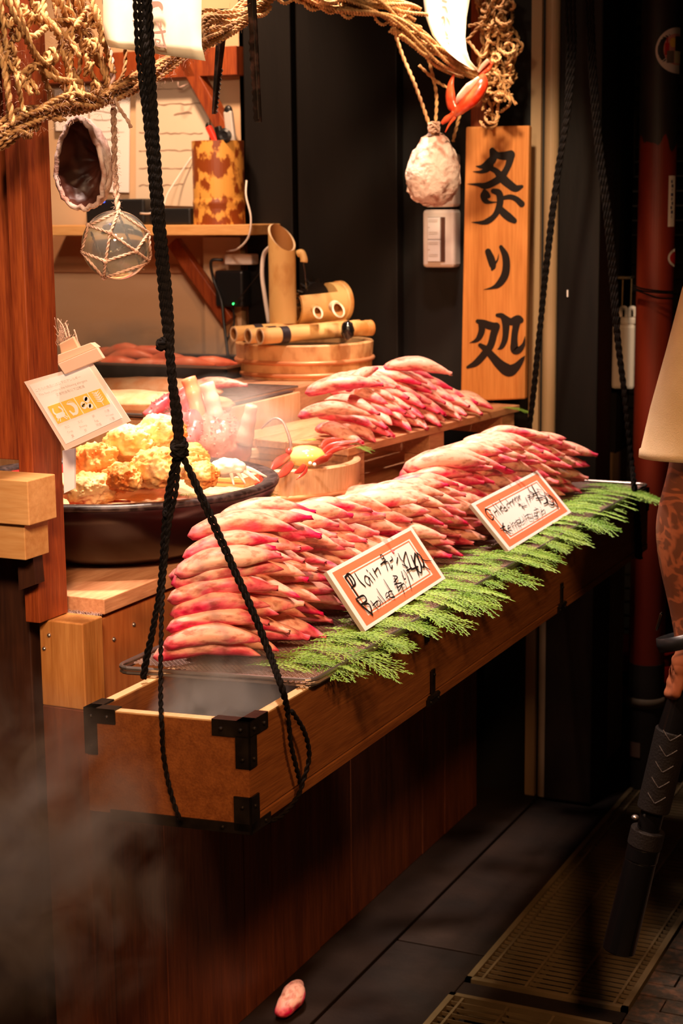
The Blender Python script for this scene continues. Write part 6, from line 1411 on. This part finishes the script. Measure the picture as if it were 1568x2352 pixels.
kb = A_+d_*LS*.475; MB().ball(kb+RT*-.024+Vector((0, -.012, .008)), .0065, (1, 1, .7), sub=3).build('knob', m_steel, mst, smooth=True)
mb = MB()
for k in range(5):
    c_ = A_+d_*LS*(.55+.055*k)-sidev*0; vd = (CAM-c_).normalized(); vd = (vd-d_*vd.dot(d_)).normalized(); sd2 = d_.cross(vd)
    f = lambda a_, h_: c_+(vd*math.cos(a_)+sd2*math.sin(a_))*.0295+d_*h_
    for s_ in (-1, 1): mb.tube([f(s_*.02, 0), f(s_*.28, .007), f(s_*.55, .014)], .0011, 5)
mb.build('chevron', mat('chevron_grey', (.05, .04, .035), rough=.5), mst)

# ------------------------------------------------------------------ steam
def steam(name, label, lo, hi, dens, scale, thr=.45, color=(1, .95, .90), seed=0, aniso=.2):
    mb = MB().box(lo[0], hi[0], lo[1], hi[1], lo[2], hi[2]); c = [(a+b)/2 for a, b in zip(lo, hi)]
    m = bpy.data.materials.new(name); m.use_nodes = True; nt = m.node_tree; N = nt.nodes; L = nt.links; N.remove(N['Principled BSDF'])
    v = N.new('ShaderNodeVolumeScatter'); v.inputs['Color'].default_value = (*color, 1); v.inputs['Anisotropy'].default_value = aniso
    L.new(v.outputs[0], N['Material Output'].inputs['Volume'])
    tc = N.new('ShaderNodeTexCoord'); nz = N.new('ShaderNodeTexNoise'); nz.noise_dimensions = '4D'; nz.inputs['W'].default_value = seed; nz.inputs['Scale'].default_value = scale; nz.inputs['Detail'].default_value = 4; nz.inputs['Distortion'].default_value = 1.6
    L.new(tc.outputs['Object'], nz.inputs['Vector'])
    r = N.new('ShaderNodeMapRange'); r.inputs['From Min'].default_value = thr; r.inputs['From Max'].default_value = thr+.25; L.new(nz.outputs['Fac'], r.inputs['Value'])
    # fade to nothing at the edge of the cloud
    mp = N.new('ShaderNodeMapping'); mp.inputs['Location'].default_value = (-1, -1, -1); mp.inputs['Scale'].default_value = (2, 2, 2); L.new(tc.outputs['Generated'], mp.inputs['Vector'])
    ln = N.new('ShaderNodeVectorMath'); ln.operation = 'LENGTH'; L.new(mp.outputs[0], ln.inputs[0])
    f = N.new('ShaderNodeMapRange'); f.inputs['From Min'].default_value = 1.0; f.inputs['From Max'].default_value = .15; L.new(ln.outputs['Value'], f.inputs['Value'])
    m1 = N.new('ShaderNodeMath'); m1.operation = 'MULTIPLY'; L.new(r.outputs[0], m1.inputs[0]); L.new(f.outputs[0], m1.inputs[1])
    m2 = N.new('ShaderNodeMath'); m2.operation = 'MULTIPLY'; m2.inputs[1].default_value = dens; L.new(m1.outputs[0], m2.inputs[0]); L.new(m2.outputs[0], v.inputs['Density'])
    o = mb.build('steam', m); return tag(o, label, 'steam', kind='stuff')
steam('steam_low', 'brown-lit steam drifting at the left below the hanging box', (-1.46, 1.50, .46), (-.98, 1.795, .96), 17, 9, .44, color=(1, .88, .76), seed=1)  # warm light is partly put into the steam's own colour
steam('steam_box', 'steam rising inside the open near end of the hanging box', (-1.195, 1.83, .725), (-1.0, 2.14, .90), 48, 12, .34, seed=2)
steam('steam_food', 'white steam puff between the black bowl and the lobster tub', (-1.66, 2.66, .98), (-1.36, 2.86, 1.20), 14, 11, .36, seed=3)
steam('steam_back', 'thin steam over the grill in front of the back tray', (-2.4, 3.1, 1.10), (-1.75, 3.5, 1.26), 8, 9, .40, seed=4)
